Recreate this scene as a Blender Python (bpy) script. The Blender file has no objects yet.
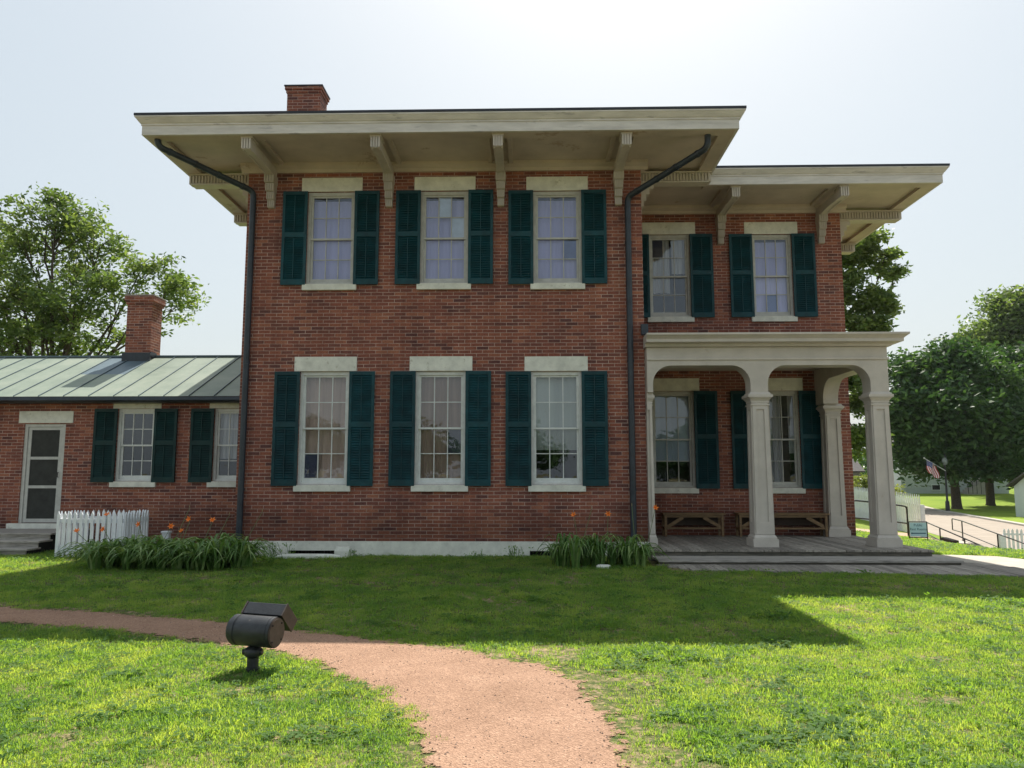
import bpy, bmesh, math, random
import numpy as np
from mathutils import Vector, Matrix, noise
R = math.radians
rng = random.Random(11)
nrng = np.random.default_rng(5)

# ------------------------------------------------------------------ camera, sky, sun, exposure
scene = bpy.context.scene
col = scene.collection
cam_d = bpy.data.cameras.new("camera"); cam = bpy.data.objects.new("camera", cam_d); col.objects.link(cam)
cam.location = (0, 0, 1.48); cam.rotation_euler = (R(96.8), 0, R(1.42))
cam_d.sensor_width = 36; cam_d.lens = 27.04; cam_d.clip_start = 0.05; cam_d.clip_end = 3000
scene.camera = cam
world = bpy.data.worlds.new("World"); scene.world = world; world.use_nodes = True
wn = world.node_tree.nodes; bg = wn["Background"]
sky = wn.new("ShaderNodeTexSky"); sky.sky_type = 'NISHITA'; sky.sun_disc = False
SUN_EL, SUN_AZ = 53.1, 8.3            # azimuth from +Y towards +X
sky.sun_elevation = R(SUN_EL); sky.sun_rotation = R(SUN_AZ)
sky.air_density = 1.5; sky.dust_density = 4.0; sky.ozone_density = 1.2; sky.altitude = 200
hz = wn.new("ShaderNodeMixRGB"); hz.inputs[0].default_value = .86; hz.inputs[2].default_value = (2.18, 2.42, 2.56, 1)     # milky summer haze veiling the clear sky
world.node_tree.links.new(sky.outputs[0], hz.inputs[1]); world.node_tree.links.new(hz.outputs[0], bg.inputs[0]); bg.inputs[1].default_value = 0.15
sd = bpy.data.lights.new("sun", 'SUN'); sd.energy = 4.7; sd.angle = R(0.55); sd.color = (1.0, 0.95, 0.86)
sun = bpy.data.objects.new("sun", sd); col.objects.link(sun)
sv = Vector((math.sin(R(SUN_AZ))*math.cos(R(SUN_EL)), math.cos(R(SUN_AZ))*math.cos(R(SUN_EL)), math.sin(R(SUN_EL))))
sun.rotation_euler = sv.to_track_quat('Z', 'Y').to_euler(); sun.location = (0, 30, 40)
vs = scene.view_settings; vs.view_transform = 'Standard'; vs.look = 'None'; vs.gamma = 1.0; vs.use_curve_mapping = False
vs.exposure = 0.86
scene.cycles.transparent_max_bounces = 24

# ------------------------------------------------------------------ helpers
W = {}
def tag(o, label=None, cat=None, group=None, kind=None):
    if label: o['label'] = label
    if cat: o['category'] = cat
    if group: o['group'] = group
    if kind: o['kind'] = kind
    return o
def empty(name, loc, label=None, cat=None, group=None, parent=None):
    o = bpy.data.objects.new(name, None); col.objects.link(o); o.empty_display_size = .2
    if parent is None:
        o.location = loc; W[o.name] = Vector(loc)
    else:
        o.parent = parent; o.location = Vector(loc) - W[parent.name]; W[o.name] = Vector(loc)
    return tag(o, label, cat, group)
def copy_tree(o, parent=None):
    c = o.copy(); col.objects.link(c)
    if parent is not None: c.parent = parent
    for ch in list(o.children): copy_tree(ch, c)
    return c
def link_mesh(name, me, mats, parent=None, origin=None):
    for m in (mats if isinstance(mats, (list, tuple)) else [mats]): me.materials.append(m)
    o = bpy.data.objects.new(name, me); col.objects.link(o)
    if parent is not None:
        o.parent = parent; org = W[parent.name]
    else:
        org = Vector(origin) if origin is not None else Vector((0, 0, 0))
        o.location = org
    if org.length > 0: me.transform(Matrix.Translation(-org))
    W[o.name] = org
    return o
class MB:
    def __init__(s): s.v = []; s.f = []; s.m = []; s.sm = []
    def add(s, vs_, fs, mi=0, smooth=False):
        b = len(s.v); s.v += [tuple(p) for p in vs_]
        for f in fs: s.f.append(tuple(b+i for i in f)); s.m.append(mi); s.sm.append(smooth)
    def box(s, x0, x1, y0, y1, z0, z1, mi=0):
        if x0 > x1: x0, x1 = x1, x0
        if y0 > y1: y0, y1 = y1, y0
        if z0 > z1: z0, z1 = z1, z0
        s.add([(x0,y0,z0),(x1,y0,z0),(x1,y1,z0),(x0,y1,z0),(x0,y0,z1),(x1,y0,z1),(x1,y1,z1),(x0,y1,z1)],
              [(0,3,2,1),(4,5,6,7),(0,1,5,4),(1,2,6,5),(2,3,7,6),(3,0,4,7)], mi)
    def hexa(s, p, mi=0):
        s.add(p, [(0,3,2,1),(4,5,6,7),(0,1,5,4),(1,2,6,5),(2,3,7,6),(3,0,4,7)], mi)
    def beam(s, a, b, w, h, mi=0, up=(0,0,1)):
        a = Vector(a); b = Vector(b); d = (b-a).normalized(); u = Vector(up)
        if abs(d.dot(u)) > .99: u = Vector((0,1,0))
        sx = d.cross(u).normalized()*w/2; sz = sx.cross(d).normalized()*h/2
        s.hexa([a-sx-sz, a+sx-sz, b+sx-sz, b-sx-sz, a-sx+sz, a+sx+sz, b+sx+sz, b-sx+sz], mi)
    def prism(s, prof, axis, a0, a1, mi=0):     # prof: list of 2D pts in the plane normal to axis
        n = len(prof)
        def P(p, a):
            if axis == 'x': return (a, p[0], p[1])
            if axis == 'y': return (p[0], a, p[1])
            return (p[0], p[1], a)
        s.add([P(p,a0) for p in prof]+[P(p,a1) for p in prof],
              [tuple(range(n))[::-1], tuple(range(n,2*n))]+[(i,(i+1)%n,n+(i+1)%n,n+i) for i in range(n)], mi)
    def tube(s, pts, r, n=8, mi=0, caps=True, smooth=True):
        pts = [Vector(p) for p in pts]; rr = r if isinstance(r, (list,tuple)) else [r]*len(pts)
        vs_ = []; prev = None
        for i, p in enumerate(pts):
            d = (pts[min(i+1,len(pts)-1)]-pts[max(i-1,0)]).normalized()
            if prev is None:
                u = d.cross(Vector((0,0,1)) if abs(d.z) < .9 else Vector((1,0,0))).normalized()
            else: u = (prev - d*prev.dot(d)).normalized()
            prev = u; w = d.cross(u)
            for k in range(n):
                a = 2*math.pi*k/n; vs_.append(p+(u*math.cos(a)+w*math.sin(a))*rr[i])
        fs = [(i*n+k, i*n+(k+1)%n, (i+1)*n+(k+1)%n, (i+1)*n+k) for i in range(len(pts)-1) for k in range(n)]
        s.add(vs_, fs, mi, smooth)
        if caps:
            m = len(pts)-1
            s.add(vs_[:n], [tuple(range(n))[::-1]], mi); s.add(vs_[m*n:], [tuple(range(n))], mi)
    def build(s, name, mats, parent=None, origin=None, bevel=0):
        me = bpy.data.meshes.new(name); me.from_pydata([tuple(p) for p in s.v], [], s.f); 
        me.polygons.foreach_set('material_index', s.m); me.polygons.foreach_set('use_smooth', s.sm)
        bm = bmesh.new(); bm.from_mesh(me); bmesh.ops.recalc_face_normals(bm, faces=bm.faces); bm.to_mesh(me); bm.free()
        me.update()
        o = link_mesh(name, me, mats, parent, origin)
        if bevel:
            md = o.modifiers.new('bevel', 'BEVEL'); md.width = bevel; md.segments = 2; md.limit_method = 'ANGLE'
        return o
def arc(cx, cz, r, a0, a1, n=10, rz=None):
    rz = rz or r
    return [(cx+r*math.cos(R(a0+(a1-a0)*i/n)), cz+rz*math.sin(R(a0+(a1-a0)*i/n))) for i in range(n+1)]

# ------------------------------------------------------------------ materials
def new_mat(name):
    m = bpy.data.materials.new(name); m.use_nodes = True
    nt = m.node_tree; return m, nt, nt.nodes, nt.links, nt.nodes['Principled BSDF']
def ramp(N, stops):
    r = N.new('ShaderNodeValToRGB'); e = r.color_ramp.elements
    while len(e) < len(stops): e.new(.5)
    for i, (p, c) in enumerate(stops): e[i].position = p; e[i].color = (*c, 1)
    return r
def pmat(name, c, rough=.6, var=.18, scale=6, bump=.0, bscale=40, spec=.4, metal=0, c2=None, stretch=None, patch=None, island=0, objvar=0):
    m, nt, N, L, b = new_mat(name)
    geo = N.new('ShaderNodeNewGeometry'); mp = N.new('ShaderNodeMapping'); L.new(geo.outputs['Position'], mp.inputs[0])
    if stretch: mp.inputs['Scale'].default_value = stretch
    n1 = N.new('ShaderNodeTexNoise'); n1.inputs['Scale'].default_value = scale; n1.inputs['Detail'].default_value = 7; n1.inputs['Roughness'].default_value = .62
    L.new(mp.outputs[0], n1.inputs['Vector'])
    lo = c2 or tuple(x*(1-var*1.6) for x in c); hi = tuple(min(1, x*(1+var)) for x in c)
    r = ramp(N, [(.3, lo), (.68, hi)]); L.new(n1.outputs[0], r.inputs[0])
    out = r.outputs[0]
    if patch:      # (colour, scale, threshold)
        n2 = N.new('ShaderNodeTexNoise'); n2.inputs['Scale'].default_value = patch[1]; n2.inputs['Detail'].default_value = 9; n2.inputs['Roughness'].default_value = .7
        L.new(mp.outputs[0], n2.inputs['Vector'])
        rr = ramp(N, [(patch[2], (0,0,0)), (patch[2]+.05, (1,1,1))]); L.new(n2.outputs[0], rr.inputs[0])
        mx = N.new('ShaderNodeMixRGB'); L.new(rr.outputs[0], mx.inputs[0]); L.new(out, mx.inputs[1]); mx.inputs[2].default_value = (*patch[0], 1); out = mx.outputs[0]
    for amt, kind_ in ((island, 'i'), (objvar, 'o')):
        if amt:
            src = geo.outputs['Random Per Island'] if kind_ == 'i' else N.new('ShaderNodeObjectInfo').outputs['Random']
            mr_ = N.new('ShaderNodeMapRange'); mr_.inputs[3].default_value = 1-amt; mr_.inputs[4].default_value = 1+amt; L.new(src, mr_.inputs[0])
            vm = N.new('ShaderNodeVectorMath'); vm.operation = 'SCALE'; L.new(out, vm.inputs[0]); L.new(mr_.outputs[0], vm.inputs['Scale']); out = vm.outputs[0]
    L.new(out, b.inputs['Base Color'])
    b.inputs['Roughness'].default_value = rough; b.inputs['Metallic'].default_value = metal
    b.inputs['Specular IOR Level'].default_value = spec
    if bump:
        n3 = N.new('ShaderNodeTexNoise'); n3.inputs['Scale'].default_value = bscale; n3.inputs['Detail'].default_value = 6
        L.new(mp.outputs[0], n3.inputs['Vector'])
        bp = N.new('ShaderNodeBump'); bp.inputs['Strength'].default_value = bump; bp.inputs['Distance'].default_value = .01
        L.new(n3.outputs[0], bp.inputs['Height']); L.new(bp.outputs[0], b.inputs['Normal'])
    return m
def brick_mat(name, warm=0.0):
    m, nt, N, L, b = new_mat(name)
    geo = N.new('ShaderNodeNewGeometry'); sp = N.new('ShaderNodeSeparateXYZ'); L.new(geo.outputs['Position'], sp.inputs[0])
    sn = N.new('ShaderNodeSeparateXYZ'); L.new(geo.outputs['True Normal'], sn.inputs[0])
    ab = N.new('ShaderNodeMath'); ab.operation = 'ABSOLUTE'; L.new(sn.outputs[0], ab.inputs[0])
    gt = N.new('ShaderNodeMath'); gt.operation = 'GREATER_THAN'; gt.inputs[1].default_value = .6; L.new(ab.outputs[0], gt.inputs[0])
    mx = N.new('ShaderNodeMix'); mx.data_type = 'FLOAT'; L.new(gt.outputs[0], mx.inputs[0]); L.new(sp.outputs[0], mx.inputs[2]); L.new(sp.outputs[1], mx.inputs[3])
    cb = N.new('ShaderNodeCombineXYZ'); L.new(mx.outputs[0], cb.inputs[0]); L.new(sp.outputs[2], cb.inputs[1])
    # slight waviness of the courses
    wn_ = N.new('ShaderNodeTexNoise'); wn_.inputs['Scale'].default_value = 1.7; wn_.inputs['Detail'].default_value = 4; L.new(geo.outputs['Position'], wn_.inputs['Vector'])
    wv = N.new('ShaderNodeVectorMath'); wv.operation = 'MULTIPLY_ADD'; wv.inputs[1].default_value = (.02, .016, 0); L.new(wn_.outputs['Color'], wv.inputs[0]); L.new(cb.outputs[0], wv.inputs[2])
    bt = N.new('ShaderNodeTexBrick'); L.new(wv.outputs[0], bt.inputs['Vector'])
    bt.inputs['Scale'].default_value = 1; bt.inputs['Brick Width'].default_value = .228; bt.inputs['Row Height'].default_value = .0668
    bt.inputs['Mortar Size'].default_value = .0062; bt.inputs['Mortar Smooth'].default_value = .25; bt.inputs['Bias'].default_value = 0
    bt.inputs['Color1'].default_value = (0,0,0,1); bt.inputs['Color2'].default_value = (1,1,1,1); bt.inputs['Mortar'].default_value = (.5,.5,.5,1)
    n = N.new('ShaderNodeTexNoise'); n.inputs['Scale'].default_value = .9; n.inputs['Detail'].default_value = 5; n.inputs['Roughness'].default_value = .7; L.new(geo.outputs['Position'], n.inputs['Vector'])
    ad = N.new('ShaderNodeMath'); ad.operation = 'MULTIPLY_ADD'; ad.inputs[1].default_value = .55; ad.inputs[2].default_value = -.27; L.new(n.outputs[0], ad.inputs[0])
    a2 = N.new('ShaderNodeMath'); a2.operation = 'ADD'; L.new(bt.outputs['Color'], a2.inputs[0]); L.new(ad.outputs[0], a2.inputs[1])
    r = ramp(N, [(-0.0, (.125,.054,.050)), (.10, (.185,.073,.058)), (.5, (.250,.088,.062)), (.82, (.300,.108,.069)), (1, (.36,.145,.09))]); L.new(a2.outputs[0], r.inputs[0])
    f = N.new('ShaderNodeTexNoise'); f.inputs['Scale'].default_value = 38; f.inputs['Detail'].default_value = 6; L.new(geo.outputs['Position'], f.inputs['Vector'])
    fr = ramp(N, [(.3, (.72,.72,.74)), (.7, (1.22,1.2,1.18))]); L.new(f.outputs[0], fr.inputs[0])
    mu = N.new('ShaderNodeMixRGB'); mu.blend_type = 'MULTIPLY'; mu.inputs[0].default_value = 1; L.new(r.outputs[0], mu.inputs[1]); L.new(fr.outputs[0], mu.inputs[2])
    # mortar: varies from clean to worn
    mr = ramp(N, [(.34, (.29,.175,.14)), (.60, (.54,.40,.34))])
    n2 = N.new('ShaderNodeTexNoise'); n2.inputs['Scale'].default_value = 2.3; n2.inputs['Detail'].default_value = 8; n2.inputs['Roughness'].default_value = .75; L.new(geo.outputs['Position'], n2.inputs['Vector']); L.new(n2.outputs[0], mr.inputs[0])
    fm = N.new('ShaderNodeMixRGB'); L.new(bt.outputs['Fac'], fm.inputs[0]); L.new(mu.outputs[0], fm.inputs[1]); L.new(mr.outputs[0], fm.inputs[2])
    # pale salts and stains
    n4 = N.new('ShaderNodeTexNoise'); n4.inputs['Scale'].default_value = 1.1; n4.inputs['Detail'].default_value = 10; n4.inputs['Roughness'].default_value = .8; L.new(sp.outputs[2], n4.inputs['Scale']) if False else None
    L.new(geo.outputs['Position'], n4.inputs['Vector'])
    sr = ramp(N, [(.6, (0,0,0)), (.78, (.30,.30,.30))]); L.new(n4.outputs[0], sr.inputs[0])
    sm = N.new('ShaderNodeMixRGB'); L.new(sr.outputs[0], sm.inputs[0]); L.new(fm.outputs[0], sm.inputs[1]); sm.inputs[2].default_value = (.36,.24,.21,1)
    ms = N.new('ShaderNodeMapping'); ms.inputs['Scale'].default_value = (5,5,.35); L.new(geo.outputs['Position'], ms.inputs[0])
    n6 = N.new('ShaderNodeTexNoise'); n6.inputs['Scale'].default_value = 1; n6.inputs['Detail'].default_value = 6; L.new(ms.outputs[0], n6.inputs['Vector'])
    r6 = ramp(N, [(.3, (.80,.79,.80)), (.65, (1.06,1.05,1.04))]); L.new(n6.outputs[0], r6.inputs[0])
    m6 = N.new('ShaderNodeMixRGB'); m6.blend_type = 'MULTIPLY'; m6.inputs[0].default_value = 1; L.new(sm.outputs[0], m6.inputs[1]); L.new(r6.outputs[0], m6.inputs[2])
    # splash-back dirt on the lowest courses
    zn = N.new('ShaderNodeMath'); zn.operation = 'MULTIPLY_ADD'; zn.inputs[1].default_value = 1.3; L.new(n.outputs[0], zn.inputs[0]); L.new(sp.outputs[2], zn.inputs[2])
    rz = ramp(N, [(.75, (.70,.70,.68)), (1.0, (1,1,1))]); zs_ = N.new('ShaderNodeMath'); zs_.operation = 'MULTIPLY'; zs_.inputs[1].default_value = .62; L.new(zn.outputs[0], zs_.inputs[0]); L.new(zs_.outputs[0], rz.inputs[0])
    m7 = N.new('ShaderNodeMixRGB'); m7.blend_type = 'MULTIPLY'; m7.inputs[0].default_value = 1; L.new(m6.outputs[0], m7.inputs[1]); L.new(rz.outputs[0], m7.inputs[2]); sm = m7
    L.new(sm.outputs[0], b.inputs['Base Color']); b.inputs['Roughness'].default_value = .88; b.inputs['Specular IOR Level'].default_value = .25
    iv = N.new('ShaderNodeMath'); iv.operation = 'SUBTRACT'; iv.inputs[0].default_value = 1; L.new(bt.outputs['Fac'], iv.inputs[1])
    hm = N.new('ShaderNodeMath'); hm.operation = 'MULTIPLY_ADD'; hm.inputs[1].default_value = .35; L.new(f.outputs[0], hm.inputs[0]); L.new(iv.outputs[0], hm.inputs[2])
    bp = N.new('ShaderNodeBump'); bp.inputs['Strength'].default_value = .7; bp.inputs['Distance'].default_value = .008; L.new(hm.outputs[0], bp.inputs['Height']); L.new(bp.outputs[0], b.inputs['Normal'])
    return m
M = {}
M['brick'] = brick_mat('red_brick')
M['stone'] = pmat('limestone', (.71,.71,.635), .85, .12, 5, .4, 60, patch=((.52,.51,.43), 7, .60))
M['trim'] = pmat('putty_paint', (.53,.485,.43), .5, .08, 3, .1, 30, patch=((.44,.385,.32), 2.6, .63))
M['fascia'] = pmat('weathered_fascia_paint', (.60,.57,.535), .6, .12, 2, .2, 30, stretch=(1,1,6), patch=((.40,.38,.37), 1.6, .60))
M['soffit'] = pmat('soffit_paint', (.50,.43,.37), .65, .12, 1.4, .1, 20, patch=((.36,.28,.21), 1.5, .60))
M['sash'] = pmat('sash_paint', (.50,.50,.47), .5, .1, 8)
M['whitesash'] = pmat('white_sash_paint', (.66,.68,.66), .5, .08, 8)
M['shutter'] = pmat('teal_shutter_paint', (.004,.048,.060), .5, .25, 5, .05, 30, spec=.3, objvar=.22, island=.12)
M['gshutter'] = pmat('dark_green_shutter_paint', (.004,.034,.034), .55, .25, 5, spec=.3, objvar=.2, island=.12)
M['pipe'] = pmat('dark_navy_downspout', (.022,.032,.045), .42, .3, 6, spec=.5, patch=((.05,.05,.05), 9, .64))
M['roof'] = pmat('dark_roof_membrane', (.03,.033,.045), .6, .2, 3)
M['dark'] = pmat('dark_interior', (.02,.02,.02), .9)
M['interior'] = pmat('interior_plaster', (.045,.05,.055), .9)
M['white'] = pmat('white_picket_paint', (.74,.77,.80), .5, .06, 12, patch=((.5,.5,.48), 10, .68))
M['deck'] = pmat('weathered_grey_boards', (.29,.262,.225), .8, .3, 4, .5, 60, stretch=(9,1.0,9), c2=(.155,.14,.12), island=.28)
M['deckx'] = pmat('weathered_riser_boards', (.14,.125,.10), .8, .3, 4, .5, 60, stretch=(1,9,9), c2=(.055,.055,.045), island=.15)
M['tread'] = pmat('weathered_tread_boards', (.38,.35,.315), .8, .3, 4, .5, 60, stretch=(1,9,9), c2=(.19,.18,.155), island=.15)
M['bench'] = pmat('bench_oak', (.20,.125,.06), .6, .25, 6, .2, 40, stretch=(1,6,6))
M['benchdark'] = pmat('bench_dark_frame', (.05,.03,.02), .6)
M['bronze'] = pmat('dark_bronze_paint', (.024,.026,.030), .45, .3, 16, .15, 80, spec=.5, patch=((.085,.08,.07), 26, .64))
M['bronzecap'] = pmat('brown_bronze_cap', (.085,.062,.052), .5, .2, 20)
M['iron'] = pmat('black_iron', (.02,.018,.02), .4)
M['concrete'] = pmat('concrete_walk', (.42,.38,.32), .9, .12, 3, .3, 60)
M['road'] = pmat('tan_road_surface', (.30,.25,.20), .9, .1, 1.0, .2, 30)
M['kerb'] = pmat('kerb_concrete', (.36,.34,.31), .9, .1, 2)
M['brickpath'] = pmat('brick_paving', (.44,.29,.20), .9, .2, 3)
M['housewhite'] = pmat('white_clapboard', (.5,.55,.56), .7, .05, 2)
M['housegrey'] = pmat('grey_clapboard', (.22,.22,.25), .7, .05, 2)
M['houseroof'] = pmat('shingle_roof', (.06,.055,.055), .8, .2, 3)
M['bark'] = pmat('bark', (.07,.055,.042), .95, .3, 8, .6, 25)
M['signblue'] = pmat('pale_blue_sign', (.58,.74,.86), .5, .03)
M['signink'] = pmat('dark_blue_lettering', (.03,.11,.2), .5, .03)
M['door'] = pmat('dark_screen_mesh', (.035,.037,.034), .75, .2, 6)
M['doorwood'] = pmat('brown_inner_door', (.07,.045,.03), .7, .2, 6)
# standing seam patina
def roof_metal():
    m, nt, N, L, b = new_mat('green_patina_metal')
    geo = N.new('ShaderNodeNewGeometry')
    n = N.new('ShaderNodeTexNoise'); n.inputs['Scale'].default_value = 1.3; n.inputs['Detail'].default_value = 8; n.inputs['Roughness'].default_value = .7; L.new(geo.outputs['Position'], n.inputs['Vector'])
    r = ramp(N, [(.3, (.17,.215,.17)), (.55, (.235,.28,.22)), (.75, (.285,.315,.25))]); L.new(n.outputs[0], r.inputs[0])
    L.new(r.outputs[0], b.inputs['Base Color']); b.inputs['Roughness'].default_value = .55; b.inputs['Specular IOR Level'].default_value = .4
    return m
M['seam'] = roof_metal()
M['seamblue'] = pmat('blue_grey_metal_patch', (.11,.16,.19), .5, .12, 2)
# curtains and painted sky reflections
def cloth_mat(name, c, fold=60, c2=None):
    m, nt, N, L, b = new_mat(name)
    geo = N.new('ShaderNodeNewGeometry'); mp = N.new('ShaderNodeMapping'); mp.inputs['Scale'].default_value = (1,1,.06); L.new(geo.outputs['Position'], mp.inputs[0])
    n = N.new('ShaderNodeTexNoise'); n.inputs['Scale'].default_value = fold; n.inputs['Detail'].default_value = 3; L.new(mp.outputs[0], n.inputs['Vector'])
    r = ramp(N, [(.3, c2 or tuple(x*.72 for x in c)), (.7, c)]); L.new(n.outputs[0], r.inputs[0]); L.new(r.outputs[0], b.inputs['Base Color']); b.inputs['Roughness'].default_value = .9
    bp = N.new('ShaderNodeBump'); bp.inputs['Strength'].default_value = .6; bp.inputs['Distance'].default_value = .03; L.new(n.outputs[0], bp.inputs['Height']); L.new(bp.outputs[0], b.inputs['Normal'])
    return m
M['lav'] = cloth_mat('lavender_white_curtain', (.56,.56,.86), 14, (.46,.46,.74))
M['skyrefl_a'] = cloth_mat('grey_green_painted_sky_reflection', (.46,.50,.47), 3)  # painted reflection: grey-green sky mirrored in the glass, not a real blind
M['skyrefl_b'] = cloth_mat('pale_blue_painted_sky_reflection', (.55,.62,.74), 3)  # bluish sky reflection put into a sheet colour, no blind hangs here
M['lace'] = cloth_mat('ivory_lace_curtain', (.50,.36,.30), 12, (.40,.29,.24))
M['sheer'] = cloth_mat('pale_sheer_curtain', (.62,.62,.64), 20)
M['bluepane'] = pmat('blue_tinted_shade', (.10,.16,.36), .5, .1)
M['navypane'] = pmat('dark_blue_shade', (.035,.04,.085), .5, .1)
M['whitepane'] = pmat('white_shade', (.55,.62,.70), .5, .1)
def glass_mat():
    m, nt, N, L, b = new_mat('wavy_old_glass'); N.remove(b); out = N['Material Output']
    g = N.new('ShaderNodeBsdfGlossy'); g.inputs['Roughness'].default_value = .015; g.inputs['Color'].default_value = (.9,.94,1,1)
    t = N.new('ShaderNodeBsdfTransparent'); t.inputs['Color'].default_value = (.90,.92,.94,1)
    fr = N.new('ShaderNodeFresnel'); fr.inputs['IOR'].default_value = 1.55
    ml = N.new('ShaderNodeMath'); ml.operation = 'MULTIPLY_ADD'; ml.inputs[1].default_value = 1.25; ml.inputs[2].default_value = .04; ml.use_clamp = True; L.new(fr.outputs[0], ml.inputs[0])
    geo = N.new('ShaderNodeNewGeometry'); n = N.new('ShaderNodeTexNoise'); n.inputs['Scale'].default_value = 3.2; n.inputs['Detail'].default_value = 2; L.new(geo.outputs['Position'], n.inputs['Vector'])
    bp = N.new('ShaderNodeBump'); bp.inputs['Strength'].default_value = .14; bp.inputs['Distance'].default_value = .02; L.new(n.outputs[0], bp.inputs['Height']); L.new(bp.outputs[0], g.inputs['Normal'])
    mx = N.new('ShaderNodeMixShader'); L.new(ml.outputs[0], mx.inputs[0]); L.new(t.outputs[0], mx.inputs[1]); L.new(g.outputs[0], mx.inputs[2]); L.new(mx.outputs[0], out.inputs[0])
    return m
M['glass'] = glass_mat()
def leaf_mat(name, stops, trans=.35, rough=.5, tcol=None, noise_scale=.6):
    m, nt, N, L, b = new_mat(name); out = N['Material Output']
    geo = N.new('ShaderNodeNewGeometry'); oi = N.new('ShaderNodeObjectInfo')
    n = N.new('ShaderNodeTexNoise'); n.inputs['Scale'].default_value = noise_scale; n.inputs['Detail'].default_value = 5; n.inputs['Roughness'].default_value = .65; L.new(geo.outputs['Position'], n.inputs['Vector'])
    a = N.new('ShaderNodeMath'); a.operation = 'MULTIPLY_ADD'; a.inputs[1].default_value = .45; L.new(geo.outputs['Random Per Island'], a.inputs[0])
    s = N.new('ShaderNodeMath'); s.operation = 'MULTIPLY_ADD'; s.inputs[1].default_value = 1.3; s.inputs[2].default_value = -.38; L.new(n.outputs[0], s.inputs[0]); L.new(s.outputs[0], a.inputs[2])
    r = ramp(N, stops); L.new(a.outputs[0], r.inputs[0]); L.new(r.outputs[0], b.inputs['Base Color']); b.inputs['Roughness'].default_value = rough; b.inputs['Specular IOR Level'].default_value = .35
    t = N.new('ShaderNodeBsdfTranslucent'); mu = N.new('ShaderNodeMixRGB'); mu.blend_type = 'MULTIPLY'; mu.inputs[0].default_value = 1; mu.inputs[2].default_value = (*(tcol or (1.5,1.5,.7)), 1); L.new(r.outputs[0], mu.inputs[1]); L.new(mu.outputs[0], t.inputs[0])
    mx = N.new('ShaderNodeMixShader'); mx.inputs[0].default_value = trans; L.new(b.outputs[0], mx.inputs[1]); L.new(t.outputs[0], mx.inputs[2]); L.new(mx.outputs[0], out.inputs[0])
    return m
M['leaf_a'] = leaf_mat('locust_leaves', [(.15,(.05,.085,.03)),(.5,(.11,.17,.055)),(.85,(.22,.27,.10))], .45)
M['leaf_b'] = leaf_mat('maple_leaves', [(.15,(.02,.055,.02)),(.5,(.042,.092,.030)),(.85,(.085,.155,.048))], .35, noise_scale=.25)
M['leaf_c'] = leaf_mat('bush_leaves', [(.15,(.09,.12,.03)),(.5,(.16,.20,.05)),(.85,(.26,.28,.08))], .4)
M['lily'] = leaf_mat('daylily_leaves', [(.15,(.05,.115,.028)),(.5,(.13,.24,.065)),(.85,(.33,.43,.18))], .3, .30, noise_scale=3)
M['orange'] = pmat('orange_petals', (.85,.22,.03), .5, .2, 30)
M['stalk'] = pmat('flower_stalk_green', (.10,.14,.05), .6)
M['stalkdry'] = pmat('dry_stalk', (.28,.22,.11), .7)
M['grass'] = leaf_mat('lawn_blades', [(.05,(.028,.085,.030)),(.35,(.058,.155,.048)),(.6,(.098,.21,.062)),(.95,(.18,.285,.11))], .55, .5, tcol=(4.4,2.95,.95), noise_scale=1.6)

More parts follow.
